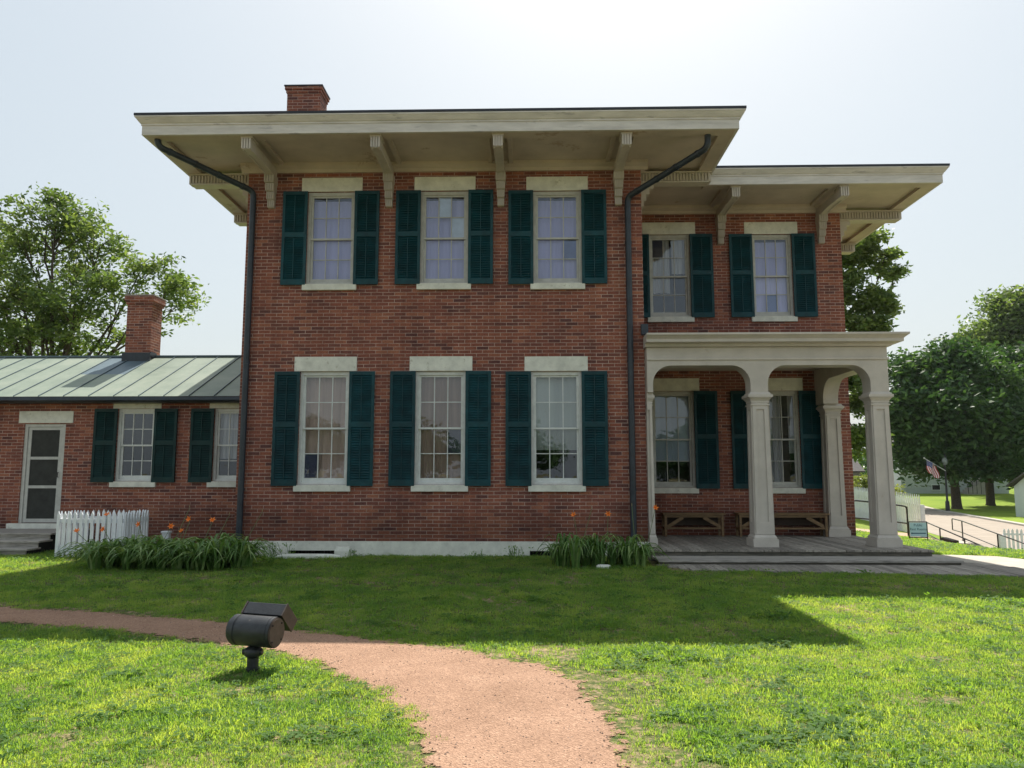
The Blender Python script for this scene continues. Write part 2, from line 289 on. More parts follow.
# ------------------------------------------------------------------ terrain
def smooth(t): t = max(0, min(1, t)); return t*t*(3-2*t)
def terrain(x, y):
    z = 0.0
    e = x-(18.5+.26*(y-33))
    u = max(0, min(1, 1+e/11))
    z -= 1.9*u*u*u*smooth((y-13)/11)
    if x > 0: z += 1.7*smooth((y-78)/45)*smooth(x/20)
    z += max(0, y-125)*.012*smooth((y-125)/100)
    # slight roll of the near lawn
    return z
def coords(segs):
    out = [segs[0][0]]
    for a, b, st in segs:
        n = max(1, round((b-a)/st)); out += [a+(b-a)*(i+1)/n for i in range(n)]
    return out
def ground_mat():
    m, nt, N, L, b = new_mat('lawn_soil')
    geo = N.new('ShaderNodeNewGeometry')
    n = N.new('ShaderNodeTexNoise'); n.inputs['Scale'].default_value = .7; n.inputs['Detail'].default_value = 9; n.inputs['Roughness'].default_value = .7; L.new(geo.outputs['Position'], n.inputs['Vector'])
    nf = N.new('ShaderNodeTexNoise'); nf.inputs['Scale'].default_value = 9; nf.inputs['Detail'].default_value = 9; nf.inputs['Roughness'].default_value = .75; L.new(geo.outputs['Position'], nf.inputs['Vector'])
    nm = N.new('ShaderNodeMath'); nm.operation = 'MULTIPLY_ADD'; nm.inputs[1].default_value = 1.5; nm.inputs[2].default_value = -.72; L.new(nf.outputs[0], nm.inputs[0])
    na = N.new('ShaderNodeMath'); nf.inputs['Scale'].default_value = 14; L.new(n.outputs[0], na.inputs[0]); L.new(nm.outputs[0], na.inputs[1])
    r = ramp(N, [(.3, (.04,.065,.02)), (.45, (.08,.10,.03)), (.56, (.17,.15,.07)), (.68, (.30,.22,.14))]); L.new(na.outputs[0], r.inputs[0])
    # beyond the built blades the sheet itself reads as lawn
    sp = N.new('ShaderNodeSeparateXYZ'); L.new(geo.outputs['Position'], sp.inputs[0])
    far = N.new('ShaderNodeMapRange'); far.inputs[1].default_value = 16; far.inputs[2].default_value = 30; L.new(sp.outputs[1], far.inputs[0])
    n5 = N.new('ShaderNodeTexNoise'); n5.inputs['Scale'].default_value = .25; n5.inputs['Detail'].default_value = 10; n5.inputs['Roughness'].default_value = .75; L.new(geo.outputs['Position'], n5.inputs['Vector'])
    r5 = ramp(N, [(.3, (.12,.20,.022)), (.7, (.24,.31,.045))]); L.new(n5.outputs[0], r5.inputs[0])
    mx = N.new('ShaderNodeMixRGB'); L.new(far.outputs[0], mx.inputs[0]); L.new(r.outputs[0], mx.inputs[1]); L.new(r5.outputs[0], mx.inputs[2])
    L.new(mx.outputs[0], b.inputs['Base Color']); b.inputs['Roughness'].default_value = .95; b.inputs['Specular IOR Level'].default_value = .1
    n2 = N.new('ShaderNodeTexNoise'); n2.inputs['Scale'].default_value = 30; n2.inputs['Detail'].default_value = 6; L.new(geo.outputs['Position'], n2.inputs['Vector'])
    bp = N.new('ShaderNodeBump'); bp.inputs['Strength'].default_value = .7; bp.inputs['Distance'].default_value = .03; L.new(n2.outputs[0], bp.inputs['Height']); L.new(bp.outputs[0], b.inputs['Normal'])
    return m
M['soil'] = ground_mat()
xs = coords([(-600,-60,90),(-60,-10,10),(-10,8,1.5),(8,45,.75),(45,120,5),(120,900,97)])
ys = coords([(-300,-20,40),(-20,10,5),(10,60,.8),(60,140,2.5),(140,1500,85)])
gv = [(x, y, terrain(x, y)) for y in ys for x in xs]; nx = len(xs)
gf = [(j*nx+i, j*nx+i+1, (j+1)*nx+i+1, (j+1)*nx+i) for j in range(len(ys)-1) for i in range(nx-1)]
g = MB(); g.add(gv, gf, 0, True); tag(g.build('ground', M['soil']), kind='structure')

def ribbon(name, left, right, mat, dz, sub=1, across=6):
    def interp(P, n):
        L_ = [0]
        for a, b in zip(P, P[1:]): L_.append(L_[-1]+math.dist(a, b))
        return [tuple(np.interp(L_[-1]*i/n, L_, [p[k] for p in P]) for k in (0, 1)) for i in range(n+1)]
    n = sub; A = interp(left, n); B = interp(right, n); v = []; 
    for i in range(n+1):
        for k in range(across+1):
            t = k/across; x = A[i][0]*(1-t)+B[i][0]*t; y = A[i][1]*(1-t)+B[i][1]*t
            v.append((x, y, terrain(x, y)+dz))
    f = [(i*(across+1)+k, i*(across+1)+k+1, (i+1)*(across+1)+k+1, (i+1)*(across+1)+k) for i in range(n) for k in range(across)]
    m = MB(); m.add(v, f, 0, True); return tag(m.build(name, mat), kind='structure')
# footpath of crushed red stone
UP = [(-14,12.6),(-9.5,10.4),(-7.5,9.4),(-5.99,8.76),(-4.68,8.47),(-3.38,7.99),(-2.21,7.51),(-1.17,7.0),(-.55,6.66),(-.02,6.25),(.30,5.7),(.42,4.95),(.43,4.1),(.5,3.0),(.7,1.0),(.9,-4)]
LO = [(-14,11.6),(-9.5,9.5),(-7.5,8.7),(-5.45,7.99),(-4.22,7.62),(-3.05,7.16),(-2.26,6.80),(-1.59,6.22),(-1.06,5.5),(-.70,4.86),(-.47,4.1),(-.42,3.0),(-.4,1.0),(-.4,-4)]
def resample(P, n):
    L_ = [0]
    for a, b in zip(P, P[1:]): L_.append(L_[-1]+math.dist(a, b))
    return [[float(np.interp(L_[-1]*i/n, L_, [p[k] for p in P])) for k in (0, 1)] for i in range(n+1)]
def wiggle(P, amp, seed):
    out = []
    for i, p in enumerate(P):
        q = Vector((p[0]*1.7, p[1]*1.7, seed)); d = noise.noise(q)*amp + noise.noise(q*4.3)*amp*.55
        a = P[max(0,i-1)]; b = P[min(len(P)-1,i+1)]; t = Vector((b[0]-a[0], b[1]-a[1])).normalized()
        out.append((p[0]-t.y*d, p[1]+t.x*d))
    return out
NP = 420
UPR = wiggle(resample(UP, NP), .06, 3.3); LOR = wiggle(resample(LO, NP), .04, 9.1)
m, nt, N, L, b = new_mat('crushed_red_stone'); geo = N.new('ShaderNodeNewGeometry')
at_ = N.new('ShaderNodeAttribute'); at_.attribute_name = 'edge'; ne = N.new('ShaderNodeTexNoise'); ne.inputs['Scale'].default_value = 8; ne.inputs['Detail'].default_value = 10; ne.inputs['Roughness'].default_value = .8; L.new(geo.outputs['Position'], ne.inputs['Vector'])
es = N.new('ShaderNodeMath'); es.operation = 'MULTIPLY_ADD'; es.inputs[1].default_value = 2.2; es.inputs[2].default_value = -.72; L.new(ne.outputs[0], es.inputs[0])
eg = N.new('ShaderNodeMath'); eg.operation = 'GREATER_THAN'; L.new(at_.outputs['Fac'], eg.inputs[0]); L.new(es.outputs[0], eg.inputs[1])
tr_ = N.new('ShaderNodeBsdfTransparent'); ms_ = N.new('ShaderNodeMixShader'); L.new(eg.outputs[0], ms_.inputs[0]); L.new(tr_.outputs[0], ms_.inputs[1]); L.new(b.outputs[0], ms_.inputs[2]); L.new(ms_.outputs[0], N['Material Output'].inputs[0])
n1 = N.new('ShaderNodeTexNoise'); n1.inputs['Scale'].default_value = 1.6; n1.inputs['Detail'].default_value = 9; n1.inputs['Roughness'].default_value = .7; L.new(geo.outputs['Position'], n1.inputs['Vector'])
v1 = N.new('ShaderNodeTexVoronoi'); v1.inputs['Scale'].default_value = 95; L.new(geo.outputs['Position'], v1.inputs['Vector'])
r1 = ramp(N, [(.3, (.295,.182,.122)), (.6, (.38,.24,.165)), (.8, (.42,.29,.205))]); L.new(n1.outputs[0], r1.inputs[0])
hs = N.new('ShaderNodeSeparateColor'); L.new(v1.outputs['Color'], hs.inputs[0])
r2 = ramp(N, [(0, (.55,.50,.48)), (.25, (.85,.8,.78)), (.8, (1.1,1.06,1.03)), (1, (1.5,1.5,1.5))]); L.new(hs.outputs[0], r2.inputs[0])
mu = N.new('ShaderNodeMixRGB'); mu.blend_type = 'MULTIPLY'; mu.inputs[0].default_value = .6; L.new(r1.outputs[0], mu.inputs[1]); L.new(r2.outputs[0], mu.inputs[2])
L.new(mu.outputs[0], b.inputs['Base Color']); b.inputs['Roughness'].default_value = .95; b.inputs['Specular IOR Level'].default_value = .15
bp = N.new('ShaderNodeBump'); bp.inputs['Strength'].default_value = .8; bp.inputs['Distance'].default_value = .012; L.new(v1.outputs['Distance'], bp.inputs['Height']); L.new(bp.outputs[0], b.inputs['Normal'])
M['path'] = m
POLY = np.array(UPR+LOR[::-1])
def inside(P, poly):
    x, y = P[:,0], P[:,1]; c = np.zeros(len(P), bool); j = len(poly)-1
    for i in range(len(poly)):
        xi, yi = poly[i]; xj, yj = poly[j]
        if yi != yj: c ^= ((yi > y) != (yj > y)) & (x < (xj-xi)*(y-yi)/(yj-yi)+xi)
        j = i
    return c
def dist_poly(P, line, st=1):
    L_ = np.array(line)[::st]; d = np.full(len(P), 1e9)
    for p in L_: d = np.minimum(d, (P[:,0]-p[0])**2+(P[:,1]-p[1])**2)
    return np.sqrt(d)
gx = np.arange(-13.9, 1.4, .05); gy = np.arange(-3.9, 13, .05); GX, GY = np.meshgrid(gx, gy); GP = np.column_stack([GX.ravel(), GY.ravel()])
ins = inside(GP, POLY); dd_ = np.minimum(dist_poly(GP, UPR, 2), dist_poly(GP, LOR, 2)); sg_ = np.where(ins, dd_, -dd_).reshape(GX.shape)
ok = sg_ > -.26; idx = -np.ones(GX.shape, int); cellok = ok[:-1,:-1]&ok[1:,:-1]&ok[:-1,1:]&ok[1:,1:]; v = []; ed = []; fcs = []
for j, i in zip(*np.nonzero(cellok)):
    f_ = []
    for (jj, ii) in ((j,i),(j,i+1),(j+1,i+1),(j+1,i)):
        if idx[jj,ii] < 0:
            idx[jj,ii] = len(v); e_ = float(np.clip((sg_[jj,ii]+.20)/.42, 0, 1)); v.append((float(GX[jj,ii]), float(GY[jj,ii]), .004+.007*e_)); ed.append(e_)
        f_.append(int(idx[jj,ii]))
    fcs.append(tuple(f_))
mb = MB(); mb.add(v, fcs, 0, True); po = mb.build('path', M['path']); tag(po, kind='structure')
ea = po.data.attributes.new('edge', 'FLOAT', 'POINT'); ea.data.foreach_set('value', ed)
# road, far kerb, far pavement, concrete walk, brick walk
rx = lambda y, o: 20.0+.26*(y-33)+o
ribbon('road', [(rx(y, .0), y) for y in (8, 30, 60, 120)], [(rx(y, 7.8), y) for y in (8, 30, 60, 120)], M['road'], .012, 60)
mb = MB(); prev = None
for i in range(60):
    y0 = 8+i*1.9; y1 = y0+1.9
    for (y, yy) in ((y0, y1),):
        mb.hexa([(rx(y,7.8),y,terrain(rx(y,7.8),y)-.1),(rx(y,8.0),y,terrain(rx(y,7.8),y)-.1),(rx(yy,8.0),yy,terrain(rx(yy,7.8),yy)-.1),(rx(yy,7.8),yy,terrain(rx(yy,7.8),yy)-.1),
                 (rx(y,7.8),y,terrain(rx(y,7.8),y)+.13),(rx(y,8.0),y,terrain(rx(y,7.8),y)+.13),(rx(yy,8.0),yy,terrain(rx(yy,7.8),yy)+.13),(rx(yy,7.8),yy,terrain(rx(yy,7.8),yy)+.13)])
tag(mb.build('kerb', M['kerb']), kind='structure')
ribbon('pavement', [(rx(y, 8.05), y) for y in (8, 30, 60, 120)], [(rx(y, 9.0), y) for y in (8, 30, 60, 120)], M['concrete'], .02, 60)
ribbon('brick_walk', [(7.2,23.9),(11.2,24.6),(14.2,28.6),(17.2,35.2)], [(7.6,22.4),(12.0,22.9),(15.3,27.2),(18.3,33.8)], M['brickpath'], .02, 40)
ribbon('concrete_walk', [(7.3,15.3),(7.3,11.5),(7.5,8)] , [(8.75,14.9),(9.05,12.8),(13,11.0)], M['concrete'], .006, 16)

# ------------------------------------------------------------------ the brick house
house = empty('brick_house', (0.8, 14.5, 0), 'two-storey red brick house with wide bracketed eaves, teal louvred shutters and a corner porch', 'house')
ZS = 7.52
XL, XR, YF = -5.57, 2.16, 14.5
WX, WY = 7.03, 17.1
YB = 24.0
def wall_holes(mb, axis, c, a0, a1, z0, z1, holes, th, inward):
    """wall face at coordinate c along 'y' or 'x'; holes (a0,a1,z0,z1); solid pieces as boxes of thickness th"""
    As = sorted({a0, a1, *[h[0] for h in holes], *[h[1] for h in holes]}); Zs = sorted({z0, z1, *[h[2] for h in holes], *[h[3] for h in holes]})
    def P(a, d, z): return (a, c+d*inward, z) if axis == 'y' else (c+d*inward, a, z)
    for i in range(len(As)-1):
        for j in range(len(Zs)-1):
            am = (As[i]+As[i+1])/2; zm = (Zs[j]+Zs[j+1])/2
            if any(h[0] < am < h[1] and h[2] < zm < h[3] for h in holes): continue
            for d in (0, th):
                mb.add([P(As[i],d,Zs[j]), P(As[i+1],d,Zs[j]), P(As[i+1],d,Zs[j+1]), P(As[i],d,Zs[j+1])], [(0,1,2,3)])
    for h in holes:
        mb.add([P(h[0],0,h[2]),P(h[0],0,h[3]),P(h[0],th,h[3]),P(h[0],th,h[2])], [(0,1,2,3)])
        mb.add([P(h[1],0,h[2]),P(h[1],0,h[3]),P(h[1],th,h[3]),P(h[1],th,h[2])], [(0,1,2,3)])
        mb.add([P(h[0],0,h[2]),P(h[1],0,h[2]),P(h[1],th,h[2]),P(h[0],th,h[2])], [(0,1,2,3)])
        mb.add([P(h[0],0,h[3]),P(h[1],0,h[3]),P(h[1],th,h[3]),P(h[0],th,h[3])], [(0,1,2,3)])
def H(cx, w, z0, z1): return (cx-w/2, cx+w/2, z0, z1)
up_main = [(-3.90,.95,5.17,7.03),(-1.675,.95,5.17,7.03),(.52,.95,5.16,7.01)]
lo_main = [(-3.93,.97,1.31,3.46),(-1.715,.97,1.31,3.46),(.48,.97,1.31,3.45)]
up_wing = [(3.15,.94,5.03,6.94),(5.46,.91,5.03,6.93)]
lo_wing = [(3.14,.95,1.22,3.35),(5.42,1.00,1.22,3.35)]
mb = MB(); wall_holes(mb, 'y', YF, XL, XR, .27, ZS+.05, [H(*h) for h in up_main+lo_main], .32, 1)
mb.add([(XL,YF,.27),(XL,YB,.27),(XL,YB,ZS+.05),(XL,YF,ZS+.05)], [(0,1,2,3)])
mb.add([(XR,YF,.27),(XR,WY,.27),(XR,WY,ZS+.05),(XR,YF,ZS+.05)], [(0,1,2,3)])
mb.add([(XL,YB,.27),(WX,YB,.27),(WX,YB,ZS+.05),(XL,YB,ZS+.05)], [(0,1,2,3)])
mb.build('wall', M['brick'], house)
mb = MB(); wall_holes(mb, 'y', WY, XR+.002, WX, -.02, ZS+.05, [H(*h) for h in up_wing+lo_wing], .32, 1)
mb.add([(WX,WY,-.02),(WX,YB,-.02),(WX,YB,ZS+.05),(WX,WY,ZS+.05)], [(0,1,2,3)])
mb.build('wall', M['brick'], house)
# inner room shells, so windows look into dim rooms
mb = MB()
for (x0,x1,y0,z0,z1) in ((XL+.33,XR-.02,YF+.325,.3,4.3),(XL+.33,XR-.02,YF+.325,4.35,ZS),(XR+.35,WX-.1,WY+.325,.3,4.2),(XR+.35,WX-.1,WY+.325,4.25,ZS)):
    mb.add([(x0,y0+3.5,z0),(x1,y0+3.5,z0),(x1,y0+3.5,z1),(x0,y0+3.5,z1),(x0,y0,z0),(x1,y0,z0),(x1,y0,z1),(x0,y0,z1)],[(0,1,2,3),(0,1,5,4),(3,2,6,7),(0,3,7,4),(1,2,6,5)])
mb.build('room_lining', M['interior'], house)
# foundation with vents
mb = MB()
wall_holes(mb, 'y', YF-.035, XL-.03, XR+.03, -.25, .27, [(-4.52,-3.50,-.03,.10),(-.03,.45,-.05,.10)], .3, 1)
mb.add([(XL-.03,YF-.035,.27),(XR+.03,YF-.035,.27),(XR+.03,YF+.1,.27),(XL-.03,YF+.1,.27)], [(0,1,2,3)])
mb.add([(XL-.03,YF-.035,-.25),(XL-.03,YB,-.25),(XL-.03,YB,.27),(XL-.03,YF-.035,.27)], [(0,1,2,3)])
mb.add([(XR+.03,YF-.035,-.25),(XR+.03,YF+.6,-.25),(XR+.03,YF+.6,.27),(XR+.03,YF-.035,.27)], [(0,1,2,3)])
mb.build('foundation', M['stone'], house)
for (x0,x1) in ((-4.52,-3.50),(-.03,.45)):
    mb = MB(); mb.box(x0,x1,YF+.1,YF+.12,-.04,.11); 
    k = x0+.03
    while k < x1: mb.box(k,k+.012,YF+.07,YF+.09,-.03,.10); k += .06
    mb.build('basement_vent', M['dark'], house)
for (x,y,sx,sy,sz) in ((-4.66,14.2,.15,.12,.19),(-3.44,14.22,.15,.12,.20),(-4.05,14.0,.60,.07,.085),(1.15,12.66,.12,.07,.06)):
    mb = MB(); prof = [(x+sx*math.cos(a)*(1+.12*math.sin(3*a+x)), y+sy*math.sin(a)) for a in np.linspace(0, 2*math.pi, 12, endpoint=False)]
    mb.add([(p[0],p[1],-.05) for p in prof]+[(p[0],p[1],sz*.6) for p in prof]+[((p[0]-x)*.75+x,(p[1]-y)*.75+y,sz) for p in prof],
           [(i,(i+1)%12,12+(i+1)%12,12+i) for i in range(12)]+[(12+i,12+(i+1)%12,24+(i+1)%12,24+i) for i in range(12)]+[tuple(range(24,36))])
    mb.build('window_well_stone', M['stone'], house, bevel=.008)

def window(parent, cx, w, y, z0, z1, kind, sash='sash', lintel=True, specials=None, sill_w=None):
    x0, x1 = cx-w/2, cx+w/2
    f = MB(); d0 = y+.035
    f.box(x0,x0+.062,d0,d0+.11,z0,z1); f.box(x1-.062,x1,d0,d0+.11,z0,z1); f.box(x0+.062,x1-.062,d0,d0+.11,z1-.07,z1); f.box(x0+.062,x1-.062,d0,d0+.13,z0,z0+.05)
    fr = f.build('window', M[sash], parent, bevel=.004)
    a0, a1, b0, b1 = x0+.062, x1-.062, z0+.05, z1-.07; mid = (b0+b1)/2; rows = 2
    s = MB()
    def sashf(sx0, sx1, sz0, sz1, yy, bot):
        s.box(sx0,sx0+.04,yy,yy+.035,sz0,sz1); s.box(sx1-.04,sx1,yy,yy+.035,sz0,sz1)
        s.box(sx0+.04,sx1-.04,yy,yy+.035,sz1-.035,sz1); s.box(sx0+.04,sx1-.04,yy,yy+.035,sz0,sz0+bot)
        iw = (sx1-sx0-.08)/3
        for k in (1,2): s.box(sx0+.04+iw*k-.008, sx0+.04+iw*k+.008, yy+.002, yy+.030, sz0+bot, sz1-.035)
        zc = (sz0+bot+sz1-.035)/2
        for k in range(3): s.box(sx0+.04+iw*k+(.008 if k else 0), sx0+.04+iw*(k+1)-(.008 if k < 2 else 0), yy+.004, yy+.028, zc-.008, zc+.008)
        return sx0+.04, iw, sz0+bot, zc, sz1-.035
    U = sashf(a0, a1, mid-.018, b1, d0+.03, .035)
    Lw = sashf(a0, a1, b0, mid+.018, d0+.068, .075)
    s.build('sash', M[sash], fr)
    g_ = MB()
    g_.add([(a0+.02,d0+.048,mid),(a1-.02,d0+.048,mid),(a1-.02,d0+.048,b1-.02),(a0+.02,d0+.048,b1-.02)], [(0,1,2,3)])
    g_.add([(a0+.02,d0+.086,b0+.02),(a1-.02,d0+.086,b0+.02),(a1-.02,d0+.086,mid),(a0+.02,d0+.086,mid)], [(0,1,2,3)])
    g_.build('glass', M['glass'], fr)
    # blinds/curtains, or a sheet painted as reflected sky: folded sheet inside
    c = MB(); yy = d0+.16; n = 40; ztop = b1-.02 if kind != 'lav' else b1-.06
    def sheet(xa, xb, za, zb, amp, freq, mi=0, skip=None):
        pts = []
        for i in range(n+1):
            t = i/n; x = xa+(xb-xa)*t; d = amp*math.sin(t*freq+cx*5)+amp*.5*math.sin(t*freq*2.3+1+cx)
            pts.append((x, yy+d))
        c.add([(p[0],p[1],za) for p in pts]+[(p[0],p[1],zb) for p in pts], [(i,i+1,n+2+i,n+1+i) for i in range(n)], mi, True)
    if kind == 'lav': sheet(a0-.02, a1+.02, b0-.01, ztop, .005, 24); cm = M['lav']
    elif kind == 'lace': sheet(a0-.02, a1+.02, b0-.01, b1, .014, 26); cm = M['lace']
    elif kind == 'sheer': sheet(a0-.02, a0+.55*(a1-a0), b0+.3*(b1-b0), b1, .02, 18); sheet(a0+.6*(a1-a0), a1+.02, b0+.55*(b1-b0), b1, .02, 12); cm = M['sheer']
    elif kind == 'skyrefl_a': sheet(a0-.02, a1+.02, b0+.30*(b1-b0), b1, .003, 20); cm = M['skyrefl_a']  # sheet over the upper panes stands in for mirrored sky
    elif kind == 'skyrefl_b': sheet(a0-.02, a1+.02, b0+.26*(b1-b0), b1, .003, 20); cm = M['skyrefl_b']  # painted sky reflection, stopping above the dark lower panes
    elif kind == 'half': sheet(a0-.02, a1+.02, mid+.1, b1, .01, 24); cm = M['sheer']
    elif kind == 'sides':
        cm = M['sheer']; sheet(a0-.02, a0+.2, b0+.35*(b1-b0), b1, .02, 9); sheet(a0+.36, a0+.58, b0-.02, b1, .02, 9); sheet(a1-.12, a1+.02, b0+.35*(b1-b0), b1, .02, 6)
    else: cm = None
    if cm: c.build('curtain_or_sky_reflection', cm, fr)
    for (ci, ri, mk) in (specials or []):           # pane shades: column 0-2, row 0 (bottom) - 3 (top)
        base = (Lw, Lw, U, U)[ri]; xA = base[0]+base[1]*ci; zA, zB = ((base[2], base[3]) if ri % 2 == 0 else (base[3], base[4]))
        q = MB(); yq = (d0+.095 if ri < 2 else d0+.057); q.box(xA+.004,xA+base[1]-.004,yq,yq+.004,zA+.004,zB-.004); q.build('pane_shade', M[mk], fr)
    sw = sill_w or w+.10
    q = MB(); q.box(cx-sw/2,cx+sw/2,y-.06,y+.034,z0-.125,z0-.003); q.box(x0+.002,x1-.002,y+.034,y+.2,z0-.02,z0-.001); q.build('sill', M['stone'], fr, bevel=.006)
    if lintel:
        q = MB(); q.box(cx-.60,cx+.60,y-.018,y+.05,z1+.003,z1+.285); q.build('lintel', M['stone'], fr, bevel=.006)
    return fr
window(house, *up_main[0][:2], YF, *up_main[0][2:], 'lav')
window(house, *up_main[1][:2], YF, *up_main[1][2:], 'lav', specials=[(1,3,'whitepane'),(2,2,'whitepane')])
window(house, *up_main[2][:2], YF, *up_main[2][2:], 'lav', specials=[(2,1,'bluepane')])
window(house, *lo_main[0][:2], YF, *lo_main[0][2:], 'lace', specials=[(0,0,'navypane')], sash='whitesash')
window(house, *lo_main[1][:2], YF, *lo_main[1][2:], 'lace', specials=[(2,1,'navypane')], sash='whitesash')
window(house, *lo_main[2][:2], YF, *lo_main[2][2:], 'skyrefl_a', sash='whitesash')
window(house, *up_wing[0][:2], WY, *up_wing[0][2:], 'sheer', specials=[(0,3,'navypane')])
window(house, *up_wing[1][:2], WY, *up_wing[1][2:], 'lav', specials=[(1,0,'bluepane')])
window(house, *lo_wing[0][:2], WY, *lo_wing[0][2:], 'skyrefl_b')
window(house, *lo_wing[1][:2], WY, *lo_wing[1][2:], 'sides')

def shutter_mb(x0, x1, y, z0, z1):
    s = MB(); st = .055; d = .036; ya, yb = y-.03-d, y-.03
    s.box(x0,x0+st,ya,yb,z0,z1); s.box(x1-st,x1,ya,yb,z0,z1)
    mid = z0+(z1-z0)*.53
    rails = [(z0,z0+.10),(mid-.045,mid+.045),(z1-.07,z1)]
    for a, b_ in rails: s.box(x0+st,x1-st,ya+.001,yb-.001,a,b_)
    for (a, b_) in ((z0+.10,mid-.045),(mid+.045,z1-.07)):
        n = max(3, int((b_-a)/.047)); h = (b_-a)/n
        for i in range(n):
            zc = a+h*(i+.5); t = .004
            s.add([(x0+st,ya+.004,zc-h*.48),(x1-st,ya+.004,zc-h*.48),(x1-st,yb-.004,zc+h*.36),(x0+st,yb-.004,zc+h*.36),
                   (x0+st,ya+.004,zc-h*.48+t*2),(x1-st,ya+.004,zc-h*.48+t*2),(x1-st,yb-.004,zc+h*.36+t*2),(x0+st,yb-.004,zc+h*.36+t*2)],
                  [(0,1,2,3),(4,5,6,7),(0,1,5,4),(2,3,7,6)])
        xm = (x0+x1)/2; s.box(xm-.007,xm+.007,ya-.012,ya+.0,a+.03,b_-.03)
    s.add([(x0+st,yb-.002,z0+.05),(x1-st,yb-.002,z0+.05),(x1-st,yb-.002,z1-.05),(x0+st,yb-.002,z1-.05)],[(0,1,2,3)])
    for zz in (z0+.25, z1-.25):           # hinges
        s.box(x0-.014,x0+.02,ya-.006,ya-.001,zz-.03,zz+.03) if False else None
    return s
def shutters(parent, cx, w, y, z0, z1, mat='shutter', sw=.485, left=True, right=True, clipl=None):
    for sgn, on in ((-1,left),(1,right)):
        if not on: continue
        if sgn < 0: a, b_ = cx-w/2-sw+.01, cx-w/2+.01
        else: a, b_ = cx+w/2-.01, cx+w/2+sw-.01
        if clipl is not None: a = max(a, clipl)
        shutter_mb(a, b_, y, z0-.02, z1-.005).build('shutter', M[mat], parent)
for h in up_main+lo_main: shutters(house, h[0], h[1], YF, h[2], h[3])
for h in up_wing+lo_wing: shutters(house, h[0], h[1], WY, h[2], h[3], sw=.515, clipl=XR+.03)

# eaves: soffit, fascia, crown, roof
OX0, OX1, OY = -6.93, 3.66, 12.93
WX1, WOY = 8.55, 15.55
YBK = YB+1.45
sf = MB()
ZP = ZS+.07
def quadz(mb_, x0,x1,y0,y1,z): mb_.add([(x0,y0,z),(x1,y0,z),(x1,y1,z),(x0,y1,z)], [(0,1,2,3)])
quadz(sf, OX0+.02,OX1-.02,OY+.02,YF+.35,ZP); quadz(sf, OX0+.02,XL+.02,YF+.35,YBK,ZP)
quadz(sf, XR-.02,OX1-.02,YF+.35,WY,ZP); quadz(sf, OX1-.02,WX1-.02,WOY+.02,WY,ZP); quadz(sf, WX,WX1-.02,WY,YBK,ZP); 
bd = .30
sf.box(OX0+.02,OX1-.02,OY+.02,OY+bd,ZS,ZP-.002)                 # front border
sf.box(OX0+.02,OX0+bd,OY+bd,YBK,ZS,ZP-.002)
sf.box(OX1-bd,OX1-.02,OY+bd,WOY+.02,ZS,ZP-.002)
sf.box(OX1-.02,WX1-.02,WOY+.022,WOY+bd,ZS,ZP-.002)
sf.box(WX1-bd,WX1-.02,WOY+bd,YBK,ZS,ZP-.002)
# bed moulding along the wall heads
sf.prism([(YF,ZS-.10),(YF-.03,ZS-.10),(YF-.05,ZS-.04),(YF-.13,ZS+.0),(YF-.13,ZP-.002),(YF,ZP-.002)], 'x', XL-.13, XR+.13)
sf.prism([(XL,ZS-.10),(XL-.03,ZS-.10),(XL-.05,ZS-.04),(XL-.13,ZS+.0),(XL-.13,ZP-.002),(XL,ZP-.002)], 'y', YF+.001, YB)
sf.prism([(XR,ZS-.10),(XR+.03,ZS-.10),(XR+.05,ZS-.04),(XR+.13,ZS+.0),(XR+.13,ZP-.002),(XR,ZP-.002)], 'y', YF+.001, WY-.14)
sf.prism([(WY,ZS-.10),(WY-.03,ZS-.10),(WY-.05,ZS-.04),(WY-.13,ZS+.0),(WY-.13,ZP-.002),(WY,ZP-.002)], 'x', XR+.001, WX+.13)
sf.prism([(WX,ZS-.10),(WX+.03,ZS-.10),(WX+.05,ZS-.04),(WX+.13,ZS+.0),(WX+.13,ZP-.002),(WX,ZP-.002)], 'y', WY+.001, YB)
BX = [-5.08,-2.76,-.575,1.705]; WBX = [4.31,6.57]
for x in BX:
    sf.box(x-.24,x-.16,OY+bd,YF-.13,ZS+.01,ZP-.002); sf.box(x+.16,x+.24,OY+bd,YF-.13,ZS+.01,ZP-.002)
for x in WBX:
    sf.box(x-.24,x-.16,WOY+bd,WY-.13,ZS+.01,ZP-.002); sf.box(x+.16,x+.24,WOY+bd,WY-.13,ZS+.01,ZP-.002)
sf.build('soffit', M['soffit'], house)
fa = MB()
fz = [(0,ZS-.005),(0,ZS+.165),(-.015,ZS+.17),(-.015,ZS+.195),(-.035,ZS+.21),(-.065,ZS+.25),(-.09,ZS+.285),(-.10,ZS+.29),(-.10,ZS+.315),(.05,ZS+.315),(.05,ZS-.005)]
def sweep(path, mb_, prof):       # path: list of (x,y, outward miter dir)
    n = len(prof); vs_ = []
    for (x, y, ox, oy) in path:
        for (d, z) in prof: vs_.append((x-ox*d, y-oy*d, z))
    f = []
    for i in range(len(path)-1):
        for k in range(n): f.append((i*n+k, i*n+(k+1)%n, (i+1)*n+(k+1)%n, (i+1)*n+k))
    f.append(tuple(range(n))); f.append(tuple(range((len(path)-1)*n, len(path)*n)))
    mb_.add(vs_, f)
sweep([(OX0,YBK,-1,0),(OX0,OY,-1,-1),(OX1,OY,1,-1),(OX1,WOY,1,-1),(WX1,WOY,1,-1),(WX1,YBK,1,0)], fa, fz)
fa.build('fascia', M['fascia'], house)
rf = MB()
z1_, z2_ = ZS+.318, ZS+.362
